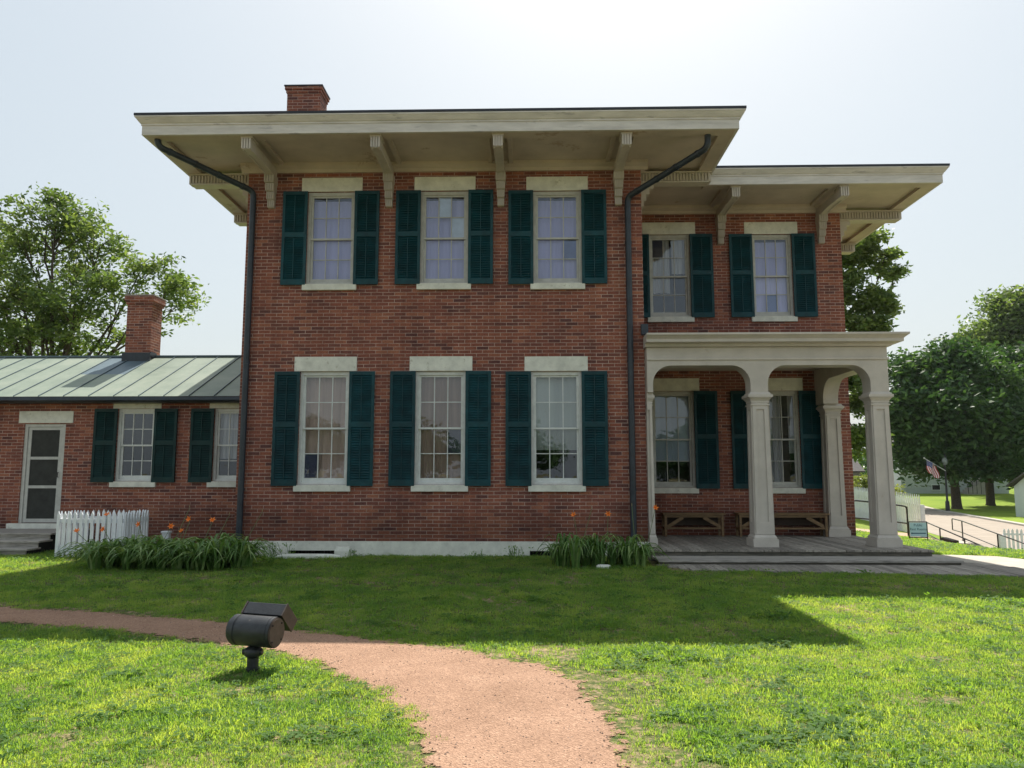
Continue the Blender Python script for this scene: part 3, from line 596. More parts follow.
sweep([(OX0,YBK,-1,0),(OX0,OY,-1,-1),(OX1,OY,1,-1),(OX1,WOY,1,-1),(WX1,WOY,1,-1),(WX1,YBK,1,0)], rf, [(-.108,z1_),(-.108,z2_),(.02,z2_),(.02,z1_)])
# second layer set back + low roof planes
def rl(e, z): return [(OX0+e,OY+e,z),(OX1-e,OY+e,z),(OX1-e,WOY+e,z),(WX1-e,WOY+e,z),(WX1-e,YBK,z),(OX0+e,YBK,z)]
a = rl(-.03,z2_); b_ = rl(.0,z2_+.035); n = 6
rf.add(a+b_, [(i,(i+1)%n,n+(i+1)%n,n+i) for i in range(n)])
ctr = [(-3.2,17.5,8.15),(.6,17.5,8.15),(5.0,18.5,8.15),(5.0,22,8.15),(-3.2,22,8.15)]
rf.add([b_[0],b_[1],b_[2],b_[3],b_[4],b_[5]]+ctr, [(0,1,7,6),(1,2,8,7),(2,3,8),(3,4,9,8),(4,5,10,9),(5,0,6,10),(6,7,8,9,10)])
rf.build('roof', M['roof'], house)
# main chimney
ch = MB(); ch.box(-5.38,-4.64,16.04,16.58,7.9,9.90); ch.box(-5.40,-4.62,16.02,16.60,9.90,9.97); ch.box(-5.425,-4.595,15.995,16.625,9.97,10.04)
ch.build('chimney', M['brick'], house)
c2 = MB(); c2.box(-5.44,-4.58,15.98,16.64,10.043,10.07); c2.build('chimney_cap', M['roof'], house)

# brackets
def flutes(mb_, x0, x1, yf, z0, z1, n, depth=.03):
    w = (x1-x0)/(2*n+1)
    for i in range(n+1): mb_.box(x0+2*w*i, x0+2*w*i+w, yf-depth, yf, z0, z1)
def bracket(x, ywall, yout):
    b = MB(); w = .165; h = w/2
    # outer fluted block
    yb = yout+.03
    b.box(x-h-.02,x+h+.02,yb+.02,yb+.34,ZS-.035,ZS-.002)
    b.box(x-h,x+h,yb+.035,yb+.30,ZS-.235,ZS-.036); flutes(b, x-h, x+h, yb+.035, ZS-.23, ZS-.04, 3)
    # curved arm (profile in YZ)
    y0 = yb+.055; y1 = ywall-.13
    low = [(y0+.02,ZS-.237)]
    for i in range(1,13):
        t = i/12; low.append((y0+(y1-y0)*t, ZS-.237+.035*math.sin(t*math.pi*.9)))
    prof = low+[(ywall-.001,ZS-.237),(ywall-.001,ZS-.037),(y0+.25,ZS-.037),(y0+.25,ZS-.10),(y0+.02,ZS-.10)]
    b.prism(prof, 'x', x-h+.01, x+h-.01)
    # lower rail on the underside giving the sunk panel
    for sx in (-1,1):
        for i in range(len(low)-1):
            (ya,za),(yc,zc) = low[i],low[i+1]
            xa = x+sx*(h-.018); b.hexa([(xa-.014,ya,za-.012),(xa+.014,ya,za-.012),(xa+.014,yc,zc-.012),(xa-.014,yc,zc-.012),(xa-.014,ya,za+.01),(xa+.014,ya,za+.01),(xa+.014,yc,zc+.01),(xa-.014,yc,zc+.01)])
    # stepped fluted wall piece
    zt = ZS-.20
    for i, (dep, hh, ww) in enumerate(((.235,.165,-.012),(.185,.16,.002),(.135,.155,.012),(.085,.15,.02))):
        b.box(x-h+ww,x+h-ww,ywall-dep,ywall-.001,zt-hh,zt-.001); flutes(b, x-h+ww, x+h-ww, ywall-dep, zt-hh+.006, zt-.012, 3, .026); zt -= hh
    return b
for i, x in enumerate(BX): bracket(x, YF, OY+.05).build('eave_bracket', M['trim'], house)
for i, x in enumerate(WBX): bracket(x, WY, WOY+.05).build('eave_bracket', M['trim'], house)
def side_bracket(xw, xo, y):      # runs from wall xw out to eave xo (side eaves): fluted beam with a stepped wall piece
    b = MB(); s = 1 if xo > xw else -1; xe = xo-s*.05; h = .09
    b.box(xw+s*.001,xe,y-h,y+h,ZS-.20,ZS-.002)
    b.box(xw+s*.001,xe+s*.015,y-h-.05,y+h+.03,ZS-.035,ZS-.004)
    n = int(abs(xe-xw)/.062)
    for i in range(n):
        xa = xw+s*(.02+i*.062); b.box(xa,xa+s*.033,y-h-.035,y-h,ZS-.19,ZS-.04)
    b.box(xw+s*.01,xe-s*.06,y-h-.045,y+h+.02,ZS-.235,ZS-.203)
    zt = ZS-.236
    for dep, hh in ((.30,.10),(.22,.12),(.15,.13),(.10,.12),(.06,.10)):
        b.box(xw+s*.001,xw+s*dep,y-h+.01,y+h-.01,zt-hh,zt-.001); zt -= hh
    return b
for y in (14.85,17.2,19.6,21.9): side_bracket(XL, OX0, y).build('eave_bracket', M['trim'], house)
side_bracket(XR, OX1, 14.95).build('eave_bracket', M['trim'], house)
for y in (17.35,19.9,22.4): side_bracket(WX, WX1, y).build('eave_bracket', M['trim'], house)

# downspouts
def bend(pts, r, k=5):
    out = [Vector(pts[0])]
    for i in range(1, len(pts)-1):
        a, p, c = Vector(pts[i-1]), Vector(pts[i]), Vector(pts[i+1]); d1 = (a-p).normalized()*r; d2 = (c-p).normalized()*r
        for j in range(k+1):
            t = j/k; out.append((p+d1)*(1-t)**2+p*2*t*(1-t)+(p+d2)*t*t)
    return out+[Vector(pts[-1])]
def downspout(pts):
    m_ = MB(); P = bend(pts, .12); m_.tube(P, .058, 12)
    for z in (5.9,3.6,1.2): m_.tube([(pts[-2][0],pts[-2][1],z),(pts[-2][0],pts[-2][1],z+.05)], .067, 12)
    a, b2 = Vector(pts[1]), Vector(pts[2])
    for t in (.12,.38,.62,.88):
        p = a.lerp(b2, t); d = (b2-a).normalized()*.025; m_.tube([p-d,p+d], .067, 12)
    m_.build('downspout', M['pipe'], house)
downspout([(-6.74,13.14,ZS+.02),(-6.74,13.14,7.40),(-5.43,14.41,7.02),(-5.44,14.41,.0)])
downspout([(3.17,13.2,ZS+.02),(3.17,13.22,7.30),(1.88,14.41,6.84),(1.88,14.41,.12)])
mb = MB(); mb.box(2.09,2.22,14.36,14.46,4.13,4.33); mb.build('meter_box', M['pipe'], house)

# ------------------------------------------------------------------ porch (part of the house)
PZ = .20
def column(cx, cy, zt, half=False):
    c = MB(); bw = .235
    def ring(hw, z0, z1, hw2=None):
        hw2 = hw2 or hw
        xa = -0.0 if half else -1
        if half: hw, hw2 = hw*.62, hw2*.62
        c.hexa([(cx+xa*hw,cy-hw,z0),(cx+hw,cy-hw,z0),(cx+hw,cy+hw,z0),(cx+xa*hw,cy+hw,z0),(cx+xa*hw2,cy-hw2,z1),(cx+hw2,cy-hw2,z1),(cx+hw2,cy+hw2,z1),(cx+xa*hw2,cy+hw2,z1)])
    ring(.228, PZ, PZ+.14); ring(.208, PZ+.141, PZ+.17, .208); ring(.208, PZ+.171, PZ+.22, .172)
    z0, z1 = PZ+.221, zt-.20; a, b2 = (.105,.092) if half else (.158,.138)
    ring(a, z0, z1, b2)
    # raised stiles and rails around sunk panels, tapering with the shaft
    def strip(u0, u1, za, zb, face):
        t = .024
        def hw(z): return a+(b2-a)*(z-z0)/(z1-z0)
        P = []
        for dz, off in ((za,0),(zb,0)):
            k = hw(dz)
            P.append((u0*k, u1*k, k, dz))
        (p0,p1,k0,zz0),(q0,q1,k1,zz1) = P
        if face == 'f': c.hexa([(cx+p0,cy-k0-t,zz0),(cx+p1,cy-k0-t,zz0),(cx+p1,cy-k0+.004,zz0),(cx+p0,cy-k0+.004,zz0),(cx+q0,cy-k1-t,zz1),(cx+q1,cy-k1-t,zz1),(cx+q1,cy-k1+.004,zz1),(cx+q0,cy-k1+.004,zz1)])
        elif face == 'l': c.hexa([(cx-k0-t,cy+p0,zz0),(cx-k0+.004,cy+p0,zz0),(cx-k0+.004,cy+p1,zz0),(cx-k0-t,cy+p1,zz0),(cx-k1-t,cy+q0,zz1),(cx-k1+.004,cy+q0,zz1),(cx-k1+.004,cy+q1,zz1),(cx-k1-t,cy+q1,zz1)])
        elif face == 'r': c.hexa([(cx+k0+t,cy+p0,zz0),(cx+k0-.004,cy+p0,zz0),(cx+k0-.004,cy+p1,zz0),(cx+k0+t,cy+p1,zz0),(cx+k1+t,cy+q0,zz1),(cx+k1-.004,cy+q0,zz1),(cx+k1-.004,cy+q1,zz1),(cx+k1+t,cy+q1,zz1)])
    for face in (('f',) if half else ('f','l','r')):
        lo = 0.0 if half else -1
        if not half: strip(-1, -.52, z0+.002, z1-.002, face)
        strip(.52, 1, z0+.002, z1-.002, face); strip(lo if half else -.52, .52, z0+.002, z0+.22, face); strip(lo if half else -.52, .52, z1-.12, z1-.002, face)
    ring(.175, z1-.05, z1-.025); ring(.165, z1+.001, z1+.035, .165); ring(.165, z1+.036, z1+.08, .195); ring(.205, z1+.081, z1+.10); ring(.225, z1+.101, z1+.15); ring(.205, z1+.151, zt-.001, .175)
    return c
ZC = 3.02
column(4.23,14.43,ZC).build('porch_column', M['trim'], house)
column(6.43,14.43,ZC).build('porch_column', M['trim'], house)
column(6.50,16.85,ZC).build('porch_column', M['trim'], house)
column(2.163,14.46,ZC,True).build('porch_column', M['trim'], house)
pr_ = MB()
zt = 3.86
prof = [(2.165,zt),(2.165,ZC),(2.27,ZC)]+arc(2.27+.34,3.18,.34,180,90,10)+arc(4.07-.34,3.18,.34,90,0,10)+[(4.07,ZC),(4.39,ZC)]+arc(4.39+.34,3.18,.34,180,90,10)+arc(6.27-.34,3.18,.34,90,0,10)+[(6.27,ZC),(6.60,ZC),(6.60,zt)]
pr_.prism(prof, 'y', 14.26, 14.62)
pr_.prism([(14.621,zt),(14.621,ZC)]+arc(14.63+.42,3.08,.42,180,90,10,.44)+arc(16.62-.42,3.08,.42,90,0,10,.44)+[(16.62,ZC),(17.09,ZC),(17.09,zt)], 'x', 6.28, 6.598)
pr_.box(2.166,6.62,14.235,14.258,3.62,3.66)
pr_.box(6.601,6.625,14.26,17.09,3.62,3.66)
pr_.build('porch_arcade', M['trim'], house)
cn = MB(); cprof = [(0,3.865),(-.04,3.865),(-.06,3.90),(-.06,3.915),(-.20,3.93),(-.20,3.985),(-.25,4.03),(-.28,4.05),(-.28,4.085),(.2,4.085),(.2,3.865)]
sweep([(2.13,14.24,0,-1),(6.62,14.24,1,-1),(6.62,17.09,1,0)], cn, cprof); cn.build('porch_cornice', M['trim'], house)
ce = MB(); ce.box(2.17,6.27,14.63,17.085,3.80,3.82); ce.build('porch_ceiling', M['soffit'], house)
rp = MB(); rp.add([(2.17,14.25,4.087),(6.75,14.25,4.087),(6.75,17.095,4.13),(2.17,17.095,4.13)],[(0,1,2,3)]); rp.build('porch_roof', M['roof'], house)
fl = MB(); x = 2.08; k = 0
while x < 6.94:
    w = .135; fl.box(x, min(x+w-.006,6.96), 13.72+.004*math.sin(k*3.1), 17.09, PZ-.035, PZ-.0015*(k%3)); x += w+.006; k += 1
fl.build('porch_floor', M['deck'], house)
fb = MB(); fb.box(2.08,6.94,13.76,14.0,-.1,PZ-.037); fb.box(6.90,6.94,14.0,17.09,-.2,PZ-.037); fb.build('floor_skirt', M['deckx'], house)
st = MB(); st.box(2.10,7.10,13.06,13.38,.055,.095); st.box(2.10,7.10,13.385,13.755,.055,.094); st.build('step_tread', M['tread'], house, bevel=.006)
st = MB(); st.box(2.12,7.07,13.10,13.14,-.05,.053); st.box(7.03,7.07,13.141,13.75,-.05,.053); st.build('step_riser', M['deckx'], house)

# boardwalk
bw = MB(); x = 2.08; k = 0
while x < 7.9:
    t = (x-2.25)/5.0; yf = 12.95-.62*min(1, max(0, (x-2.1)/.4)) - (.62*max(0, x-2.6)/5.0)
    bw.hexa([(x,yf,-.02),(x+.135,yf-.01,-.02),(x+.135,13.09,-.02),(x,13.09,-.02),(x,yf,.022-.002*(k%3)),(x+.135,yf-.01,.022-.002*(k%3)),(x+.135,13.09,.022),(x,13.09,.022)]) if x < 7.0 else \
    bw.hexa([(x,yf,-.02),(x+.135,yf-.01,-.02),(x+.135,14.2-(x-7)*2.0,-.02),(x,14.2-(x-7)*2.0,-.02),(x,yf,.022-.002*(k%3)),(x+.135,yf-.01,.022-.002*(k%3)),(x+.135,14.2-(x-7)*2.0,.022),(x,14.2-(x-7)*2.0,.022)])
    x += .143; k += 1
tag(bw.build('boardwalk', M['deck']), kind='structure')

# ------------------------------------------------------------------ benches on the porch
def bench(x0, x1, label):
    y0, y1 = 16.62, 17.02; b = empty('bench', ((x0+x1)/2, 16.8, PZ), label, 'bench', 'plank benches against the porch wall')
    s = MB(); s.box(x0,x1,y0,y1,.655,.69); s.build('seat', M['bench'], b, bevel=.004)
    for xx in (x0+.03, x1-.09):
        l = MB(); l.box(xx,xx+.05,y0+.02,y0+.06,PZ,.654); l.box(xx,xx+.05,y1-.08,y1-.04,PZ,.654); l.box(xx+.005,xx+.045,y0+.061,y1-.081,.34,.39); l.build('leg', M['bench'], b)
    r_ = MB(); r_.box(x0+.081,x1-.091,y0+.03,y0+.055,.355,.39); r_.box(x0+.081,x1-.091,y0+.03,y0+.05,.60,.653)
    r_.build('rail', M['bench'], b)
    q = MB(); q.beam((x0+.10,y0+.045,.40),(x0+.42,y0+.045,.60),.02,.07); q.build('brace', M['bench'], b); q = MB(); q.beam((x1-.11,y0+.045,.40),(x1-.46,y0+.045,.60),.02,.07); q.build('brace', M['bench'], b)
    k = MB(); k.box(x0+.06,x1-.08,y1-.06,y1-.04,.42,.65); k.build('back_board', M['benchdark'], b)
bench(2.80,4.12,'short plank bench with diagonal braces below the left porch window')
bench(4.38,6.30,'longer plank bench with diagonal braces standing partly behind the middle porch column')

# ------------------------------------------------------------------ low brick wing on the left
an = empty('brick_annex', (-10,16.5,0), 'long single-storey brick wing with a pale green standing-seam metal roof and screen door', 'building')
AY = 16.5; AX0 = -19.0; AX1 = -5.45
mb = MB(); dh = (-11.04,-10.13,.47,2.60); w1 = (-8.57,.84,1.36,2.93); w2 = (-6.45,.84,1.36,2.93); w3 = (-14.0,.84,1.36,2.93)
wall_holes(mb, 'y', AY, AX0, AX1, -.3, 3.2, [dh]+[H(*h) for h in (w1,w2,w3)], .3, 1)
mb.add([(AX0,AY,-.3),(AX0,21.5,-.3),(AX0,21.5,3.2),(AX0,19,4.4),(AX0,AY,3.2)],[(0,1,2,3,4)]); mb.add([(AX0,21.5,-.3),(AX1,21.5,-.3),(AX1,21.5,3.2),(AX0,21.5,3.2)],[(0,1,2,3)])
mb.build('wall', M['brick'], an)
mb = MB(); mb.add([(AX0,19.5,-.2),(AX1,19.5,-.2),(AX1,19.5,3.3),(AX0,19.5,3.3),(AX0,AY+.31,3.25),(AX1,AY+.31,3.25)],[(0,1,2,3),(3,2,5,4)]); mb.build('room_lining', M['interior'], an)
for i, h in enumerate((w1,w2,w3)):
    window(an, h[0], h[1], AY, h[2], h[3], ('none','sheer','none')[i], sash='whitesash', lintel=False, sill_w=1.0)
    q = MB(); q.box(h[0]-.53,h[0]+.53,AY-.018,AY+.05,h[3]+.003,h[3]+.13); q.build('lintel', M['stone'], an, bevel=.004)
    shutters(an, h[0], h[1], AY, h[2], h[3], 'gshutter', .50)
q = MB(); q.box(-11.17,-9.97,AY-.02,AY+.05,2.62,2.88); q.build('door_lintel', M['stone'], an, bevel=.006)
q = MB(); q.box(-11.22,-9.98,AY-.10,AY+.2,.33,.465); q.build('door_sill', M['stone'], an, bevel=.006)
dr = MB(); x0,x1,z0,z1 = dh
dr.box(x0,x0+.07,AY+.02,AY+.12,z0,z1); dr.box(x1-.07,x1,AY+.02,AY+.12,z0,z1); dr.box(x0+.07,x1-.07,AY+.02,AY+.12,z1-.06,z1)
dr.build('door_frame', M['sash'], an)
d = MB(); a0,a1 = x0+.075,x1-.075
d.box(a0,a0+.07,AY+.04,AY+.075,z0+.01,z1-.065); d.box(a1-.07,a1,AY+.04,AY+.075,z0+.01,z1-.065)
for za,zb in ((z0+.01,z0+.09),(z0+.74,z0+.80),(z0+1.36,z0+1.42),(z1-.13,z1-.065)): d.box(a0+.07,a1-.07,AY+.04,AY+.075,za,zb)
dd = d.build('screen_door', M['sash'], an)
s_ = MB(); s_.box(a0+.07,a1-.07,AY+.055,AY+.06,z0+.09,z1-.13); s_.build('screen_mesh', M['door'], dd)
hn = MB(); hn.tube([(a1-.04,AY+.035,z0+.98),(a1-.04,AY+.005,z0+.98),(a1-.04,AY+.005,z0+1.08),(a1-.04,AY+.035,z0+1.08)],.008,6); hn.build('handle', M['iron'], dd)
# wooden steps
sp_ = MB()
for (yf, zt_) in ((15.1,.36),(14.75,.24),(14.4,.12)):
    yb_ = {15.1:AY-.02,14.75:15.14,14.4:14.79}[yf]
    sp_.box(-12.5,-9.40+(.1 if yf<15 else 0)*0,yf-.03,yb_,zt_-.035,zt_); sp_.box(-12.48,-9.44,yf,yf+.03,zt_-.155,zt_-.037)
sp_.build('door_step', M['tread'], an, bevel=.004)
sd_ = MB(); sd_.box(-9.46,-9.43,14.44,14.78,-.05,.08); sd_.box(-9.46,-9.43,14.79,15.12,-.05,.20); sd_.box(-9.46,-9.43,15.13,16.45,-.05,.32); sd_.build('step_side', M['dark'], an)
# seam roof
ra = MB(); ex = -5.5; EY, EZ, RY, RZ = 16.18, 3.17, 19.0, 4.46
seams = np.arange(-19.3, -5.5, .545)
for i, xx in enumerate(seams):
    xb = min(xx+.545, ex); mi = 1 if i in (16, 17, 24, 25) else 0
    if mi and i < 20: 
        ym = EY+(RY-EY)*.52; zm = EZ+(RZ-EZ)*.52
        ra.add([(xx,EY,EZ),(xb,EY,EZ),(xb,ym,zm),(xx,ym,zm)],[(0,1,2,3)],0); ra.add([(xx,ym,zm),(xb,ym,zm),(xb,RY,RZ),(xx,RY,RZ)],[(0,1,2,3)],1)
    else: ra.add([(xx,EY,EZ),(xb,EY,EZ),(xb,RY,RZ),(xx,RY,RZ)],[(0,1,2,3)],mi)
    ra.add([(xx,RY,RZ),(xb,RY,RZ),(xb,21.8,EZ),(xx,21.8,EZ)],[(0,1,2,3)],0)
ra.build('roof', [M['seam'], M['seamblue']], an)
rs = MB()
for xx in seams: rs.beam((xx,EY,EZ+.012),(xx,RY,RZ+.012),.013,.024)
rs.box(-19.2,ex,RY-.05,RY+.05,RZ-.0,RZ+.035); rs.build('roof_seam', M['seamblue'], an)
gt = MB(); gt.prism([(EY+.02,EZ-.01),(EY-.09,EZ-.02),(EY-.10,EZ-.09),(EY-.04,EZ-.12),(EY+.02,EZ-.10)], 'x', -19.2, -5.56); gt.box(-19.2,-5.56,EY+.02,AY,EZ-.13,EZ-.02); gt.build('gutter', M['pipe'], an)
c_ = MB(); c_.box(-10.13,-9.50,18.72,19.25,4.0,5.76); c_.box(-10.16,-9.47,18.69,19.28,5.76,5.83); c_.box(-10.185,-9.445,18.665,19.305,5.83,5.97); c_.build('chimney', M['brick'], an)
c_ = MB(); c_.box(-10.19,-9.44,18.66,19.31,5.973,6.00); c_.build('chimney_cap', M['kerb'], an)
c_ = MB(); c_.box(-10.17,-9.46,18.66,18.716,4.30,4.52); c_.box(-9.498,-9.46,18.72,19.0,4.42,4.55); c_.build('chimney_flashing', M['pipe'], an)

# ------------------------------------------------------------------ picket fences
def picket_run(mb_, p0, p1, h, spacing, w=.07, th=.02, z0f=None, taper=.06, rails=(.2,.8)):
    a = Vector((p0[0],p0[1],0)); b2 = Vector((p1[0],p1[1],0)); L_ = (b2-a).length; d = (b2-a)/L_; nrm = Vector((d.y,-d.x,0)); n = int(L_/spacing)
    zf = z0f or (lambda x, y: 0)
    for i in range(n+1):
        c = a+d*(i*spacing+w/2); z = zf(c.x, c.y); tl = rng.uniform(-.008,.008); hh = h+rng.uniform(-.012,.012)
        prof = [(-w/2,.03),(w/2,.03),(w/2+tl,hh-taper),(tl,hh),(-w/2+tl,hh-taper)]
        mb_.add([tuple(c+d*u+Vector((0,0,z+v_))) for u, v_ in prof]+[tuple(c+d*u+nrm*th+Vector((0,0,z+v_))) for u, v_ in prof],
                [(0,1,2,3,4),(9,8,7,6,5),(0,1,6,5),(1,2,7,6),(2,3,8,7),(3,4,9,8),(4,0,5,9)])
    k = max(1, int(L_/2.0))
    for j in range(k):
        q0 = a.lerp(b2, j/k)-nrm*.02; q1 = a.lerp(b2, (j+1)/k)-nrm*.02
        for rr in rails:
            mb_.beam((q0.x,q0.y,zf(q0.x,q0.y)+h*rr),(q1.x,q1.y,zf(q1.x,q1.y)+h*rr),.035,.075)
pf = empty('picket_fence', (-8.0,14.0,0), 'small white picket enclosure beside the low wing, behind the daylilies', 'picket fence')
for (p0, p1, sp__) in (((-8.60,13.95),(-7.40,13.95),.104),((-7.38,13.98),(-7.38,14.85),.10),((-8.60,14.88),(-7.42,14.88),.10),((-8.62,14.85),(-8.62,14.0),.10)):
    mb = MB(); picket_run(mb, p0, p1, .83, sp__, .052); mb.build('picket_panel', M['white'], pf)
pf2 = empty('picket_fence', (13,28,terrain(13,28)), 'long white picket fence running along the brick walk behind the house', 'picket fence')
mb = MB(); picket_run(mb, (14.6,36.5), (12.5,25.4), 1.36, .24, .15, z0f=terrain, taper=.18, rails=(.25,.74)); mb.build('picket_panel', M['white'], pf2)
for t in np.linspace(0,1,5):
    x = 14.6+(12.5-14.6)*t+.08; y = 36.5+(25.4-36.5)*t; z = terrain(x,y); mb = MB(); mb.box(x-.06,x+.06,y-.06,y+.06,z-.1,z+1.05); mb.build('post', M['white'], pf2)
pf3 = empty('picket_fence', (20.5,31.5,terrain(20.5,31.5)), 'white picket fence beside the street at the right edge', 'picket fence')
mb = MB(); picket_run(mb, (19.05,32.05), (24.6,30.6), 1.15, .15, .085, z0f=lambda x,y: terrain(x,y)+.12, taper=.09); mb.build('picket_panel', M['white'], pf3)
for x,y in ((19.0,32.1),(22.1,31.35),(24.6,30.65)): z = terrain(x,y); mb = MB(); mb.box(x-.09,x+.09,y-.09,y+.09,z-.1,z+1.0); mb.build('post', M['white'], pf3)

# ------------------------------------------------------------------ floodlight in the lawn
fx = empty('floodlight', (-2.13,6.0,0), 'dark bronze drum floodlight with a ballast box on a short lawn stake', 'floodlight')
ax = Vector((.96,-.25,-.015)).normalized(); c0 = Vector((-2.11,6.0,.305)); e0 = c0-ax*.183; e1 = c0+ax*.183
m_ = MB(); m_.tube([e0, e0+ax*.012, e1], [.103,.113,.113], 40, caps=False); m_.build('drum', M['bronze'], fx)
def disk(c, n_, r, k=40):
    n_ = n_.normalized(); u = n_.cross(Vector((0,0,1))).normalized(); w = n_.cross(u); return [c+(u*math.cos(2*math.pi*i/k)+w*math.sin(2*math.pi*i/k))*r for i in range(k)]
m_ = MB(); m_.tube([e1-ax*.02, e1+ax*.004], .1075, 40); m_.tube([e1+ax*.004, e1+ax*.008], .099, 40); m_.build('end_cap', M['bronzecap'], fx)
m_ = MB(); m_.tube([e0-ax*.006, e0+ax*.008], .099, 40); m_.build('end_cap', M['bronze'], fx)
for k_ in range(4):
    a_ = math.pi/4+k_*math.pi/2; u_ = ax.cross(Vector((0,0,1))).normalized(); w_ = ax.cross(u_); p_ = e1+ax*.008+(u_*math.cos(a_)+w_*math.sin(a_))*.085
    m_ = MB(); m_.tube([p_, p_+ax*.006], .007, 8); m_.build('screw', M['iron'], fx)
m_ = MB(); m_.tube([e0+ax*.05, e0+ax*.058], .1155, 40); m_.tube([e1-ax*.035, e1-ax*.027], .1155, 40); m_.build('rim_band', M['bronze'], fx)
bk = Vector((.25,.96,0)); upv = ax.cross(bk).normalized(); upv = upv if upv.z > 0 else -upv; bk = upv.cross(ax).normalized(); bk = bk if bk.y > 0 else -bk
tl = R(-40); n1_ = bk*math.cos(tl)-upv*math.sin(tl)*-1; n2_ = upv*math.cos(tl)+bk*math.sin(tl)*-1
n1_ = (bk+upv).normalized(); n2_ = (bk-upv).normalized()
cb_ = c0+bk*.165+upv*.080+ax*.012; hl = .170
def obox(c, ex_, ey, ez):
    return [c+ex_*sx+ey*sy+ez*sz for sz in (-1,1) for sx, sy in ((-1,-1),(1,-1),(1,1),(-1,1))]
m_ = MB(); m_.hexa(obox(cb_, ax*hl, n1_*.052, n2_*.102)); m_.build('ballast_box', M['bronze'], fx, bevel=.004)
m_ = MB(); m_.hexa(obox(cb_+ax*(hl+.007), ax*.006, n1_*.056, n2_*.106)); m_.build('end_cap', M['bronzecap'], fx, bevel=.002)
m_ = MB(); m_.hexa(obox(cb_-ax*(hl+.007), ax*.006, n1_*.056, n2_*.106)); m_.build('end_cap', M['bronzecap'], fx, bevel=.002)
m_ = MB(); m_.hexa(obox(c0+bk*.12+upv*.03, ax*.05, bk*.03, upv*.02)); m_.build('hinge_bracket', M['bronze'], fx)
kx, ky = -2.125, 6.02
m_ = MB(); pts = [(kx,ky,.20-.01),(kx,ky,.175),(kx,ky,.165),(kx,ky,.125),(kx,ky,.115),(kx,ky,.105)]
m_.tube(pts, [.035,.055,.066,.066,.055,.042], 24); m_.tube([(kx-.076,ky-.01,.147),(kx+.076,ky-.01,.147)], .022, 14); m_.build('knuckle', M['bronze'], fx)
m_ = MB(); m_.tube([(kx,ky,-.1),(kx,ky,.104)], .043, 20); m_.tube([(kx,ky,.0),(kx,ky,.03)], .055, 20); m_.build('stake', M['bronze'], fx)

# small utility post by the daylilies
ub = empty('utility_post', (-7.18,15.2,0), 'small white utility post between the picket enclosure and the daylilies', 'utility post')
m_ = MB(); m_.box(-7.25,-7.11,15.15,15.26,0,.36); m_.build('post_body', M['white'], ub, bevel=.01)
m_ = MB(); m_.box(-7.265,-7.095,15.135,15.275,.361,.40); m_.build('cap', M['white'], ub, bevel=.01)
m_ = MB(); m_.tube([(-7.18,15.145,.2),(-7.18,15.12,.2)], .03, 10); m_.build('tap', M['bronze'], ub)

# ------------------------------------------------------------------ daylilies
def blade_clump(mb_, cx, cy, n, h, spread, z0=0.0, w=.026):
    for i in range(n):
        a = rng.uniform(0, 2*math.pi); r0 = rng.uniform(0,.10); L_ = h*rng.uniform(.75,1.25); s = spread*rng.uniform(.35,1.25); ww = w*rng.uniform(.7,1.2)
        dx, dy = math.cos(a), math.sin(a); px, py = -dy, dx; pts = []; K = 7
        for k in range(K+1):
            t = k/K; rr = r0+s*t**1.5; z = z0+L_*(1.75*t-1.45*t**2.4)
            pts.append((cx+dx*rr, cy+dy*rr, max(z, z0+.01)))
        vs_ = []
        for k, p in enumerate(pts):
            ws = ww/2*(1-(k/K)**2.5)+.001; vs_ += [(p[0]-px*ws,p[1]-py*ws,p[2]+.004),(p[0],p[1],p[2]-.004),(p[0]+px*ws,p[1]+py*ws,p[2]+.004)]
        fs = []
        for k in range(K): fs += [(3*k,3*k+1,3*k+4,3*k+3),(3*k+1,3*k+2,3*k+5,3*k+4)]
        mb_.add(vs_, fs, 0, True)
def flower(parent, x, y, z, bx, by, openf=True):
    s = MB(); s.tube([(bx,by,.1),((bx+x)/2+.02,(by+y)/2,z*.55),(x,y,z)], [.007,.006,.005], 5)
    st_ = s.build('flower_stalk', M['stalk'], parent)
    f = MB(); tilt = Vector((rng.uniform(-.4,.4), -rng.uniform(.2,.9), rng.uniform(.2,.8))).normalized(); u = tilt.cross(Vector((0,0,1))).normalized(); w = tilt.cross(u); c = Vector((x,y,z))
    if openf:
        for k in range(6):
            a = k*math.pi/3+rng.uniform(-.15,.15); d = u*math.cos(a)+w*math.sin(a); q = tilt.cross(d)
            f.add([c, c+d*.025+tilt*.038+q*.015, c+d*.062+tilt*.046, c+d*.025+tilt*.038-q*.015, c+d*.046+tilt*.052+q*.008], [(0,1,4,2,3)])
    else: f.tube([c, c+Vector((0,0,.03)), c+Vector((0,0,.06))], [.004,.009,.002], 5)
    f.build('flower', M['orange'] if openf else M['stalkdry'], st_)
lil = [(-6.78,12.45,'first daylily clump of the long bed, in front of the picket enclosure',[(-7.67,13.0,.53,1),(-7.2,13.0,.57,1),(-7.17,13.0,.80,1)]),
       (-6.34,12.5,'second daylily clump from the picket enclosure, with orange blooms over it',[(-6.6,13.0,.65,1),(-6.07,13.0,.62,1),(-6.7,13.2,.76,0)]),
       (-5.86,12.5,'middle daylily clump of the long bed left of the downspout',[(-5.88,13.0,.53,1),(-5.75,13.0,.74,1),(-5.9,13.3,.92,0)]),
       (-5.38,12.5,'fourth daylily clump, just left of the left downspout foot',[(-5.36,13.0,.72,1),(-5.2,13.3,.8,0)]),
       (-4.92,12.55,'last daylily clump of the long bed, at the foot of the left downspout',[(-4.7,13.5,.85,0)])]
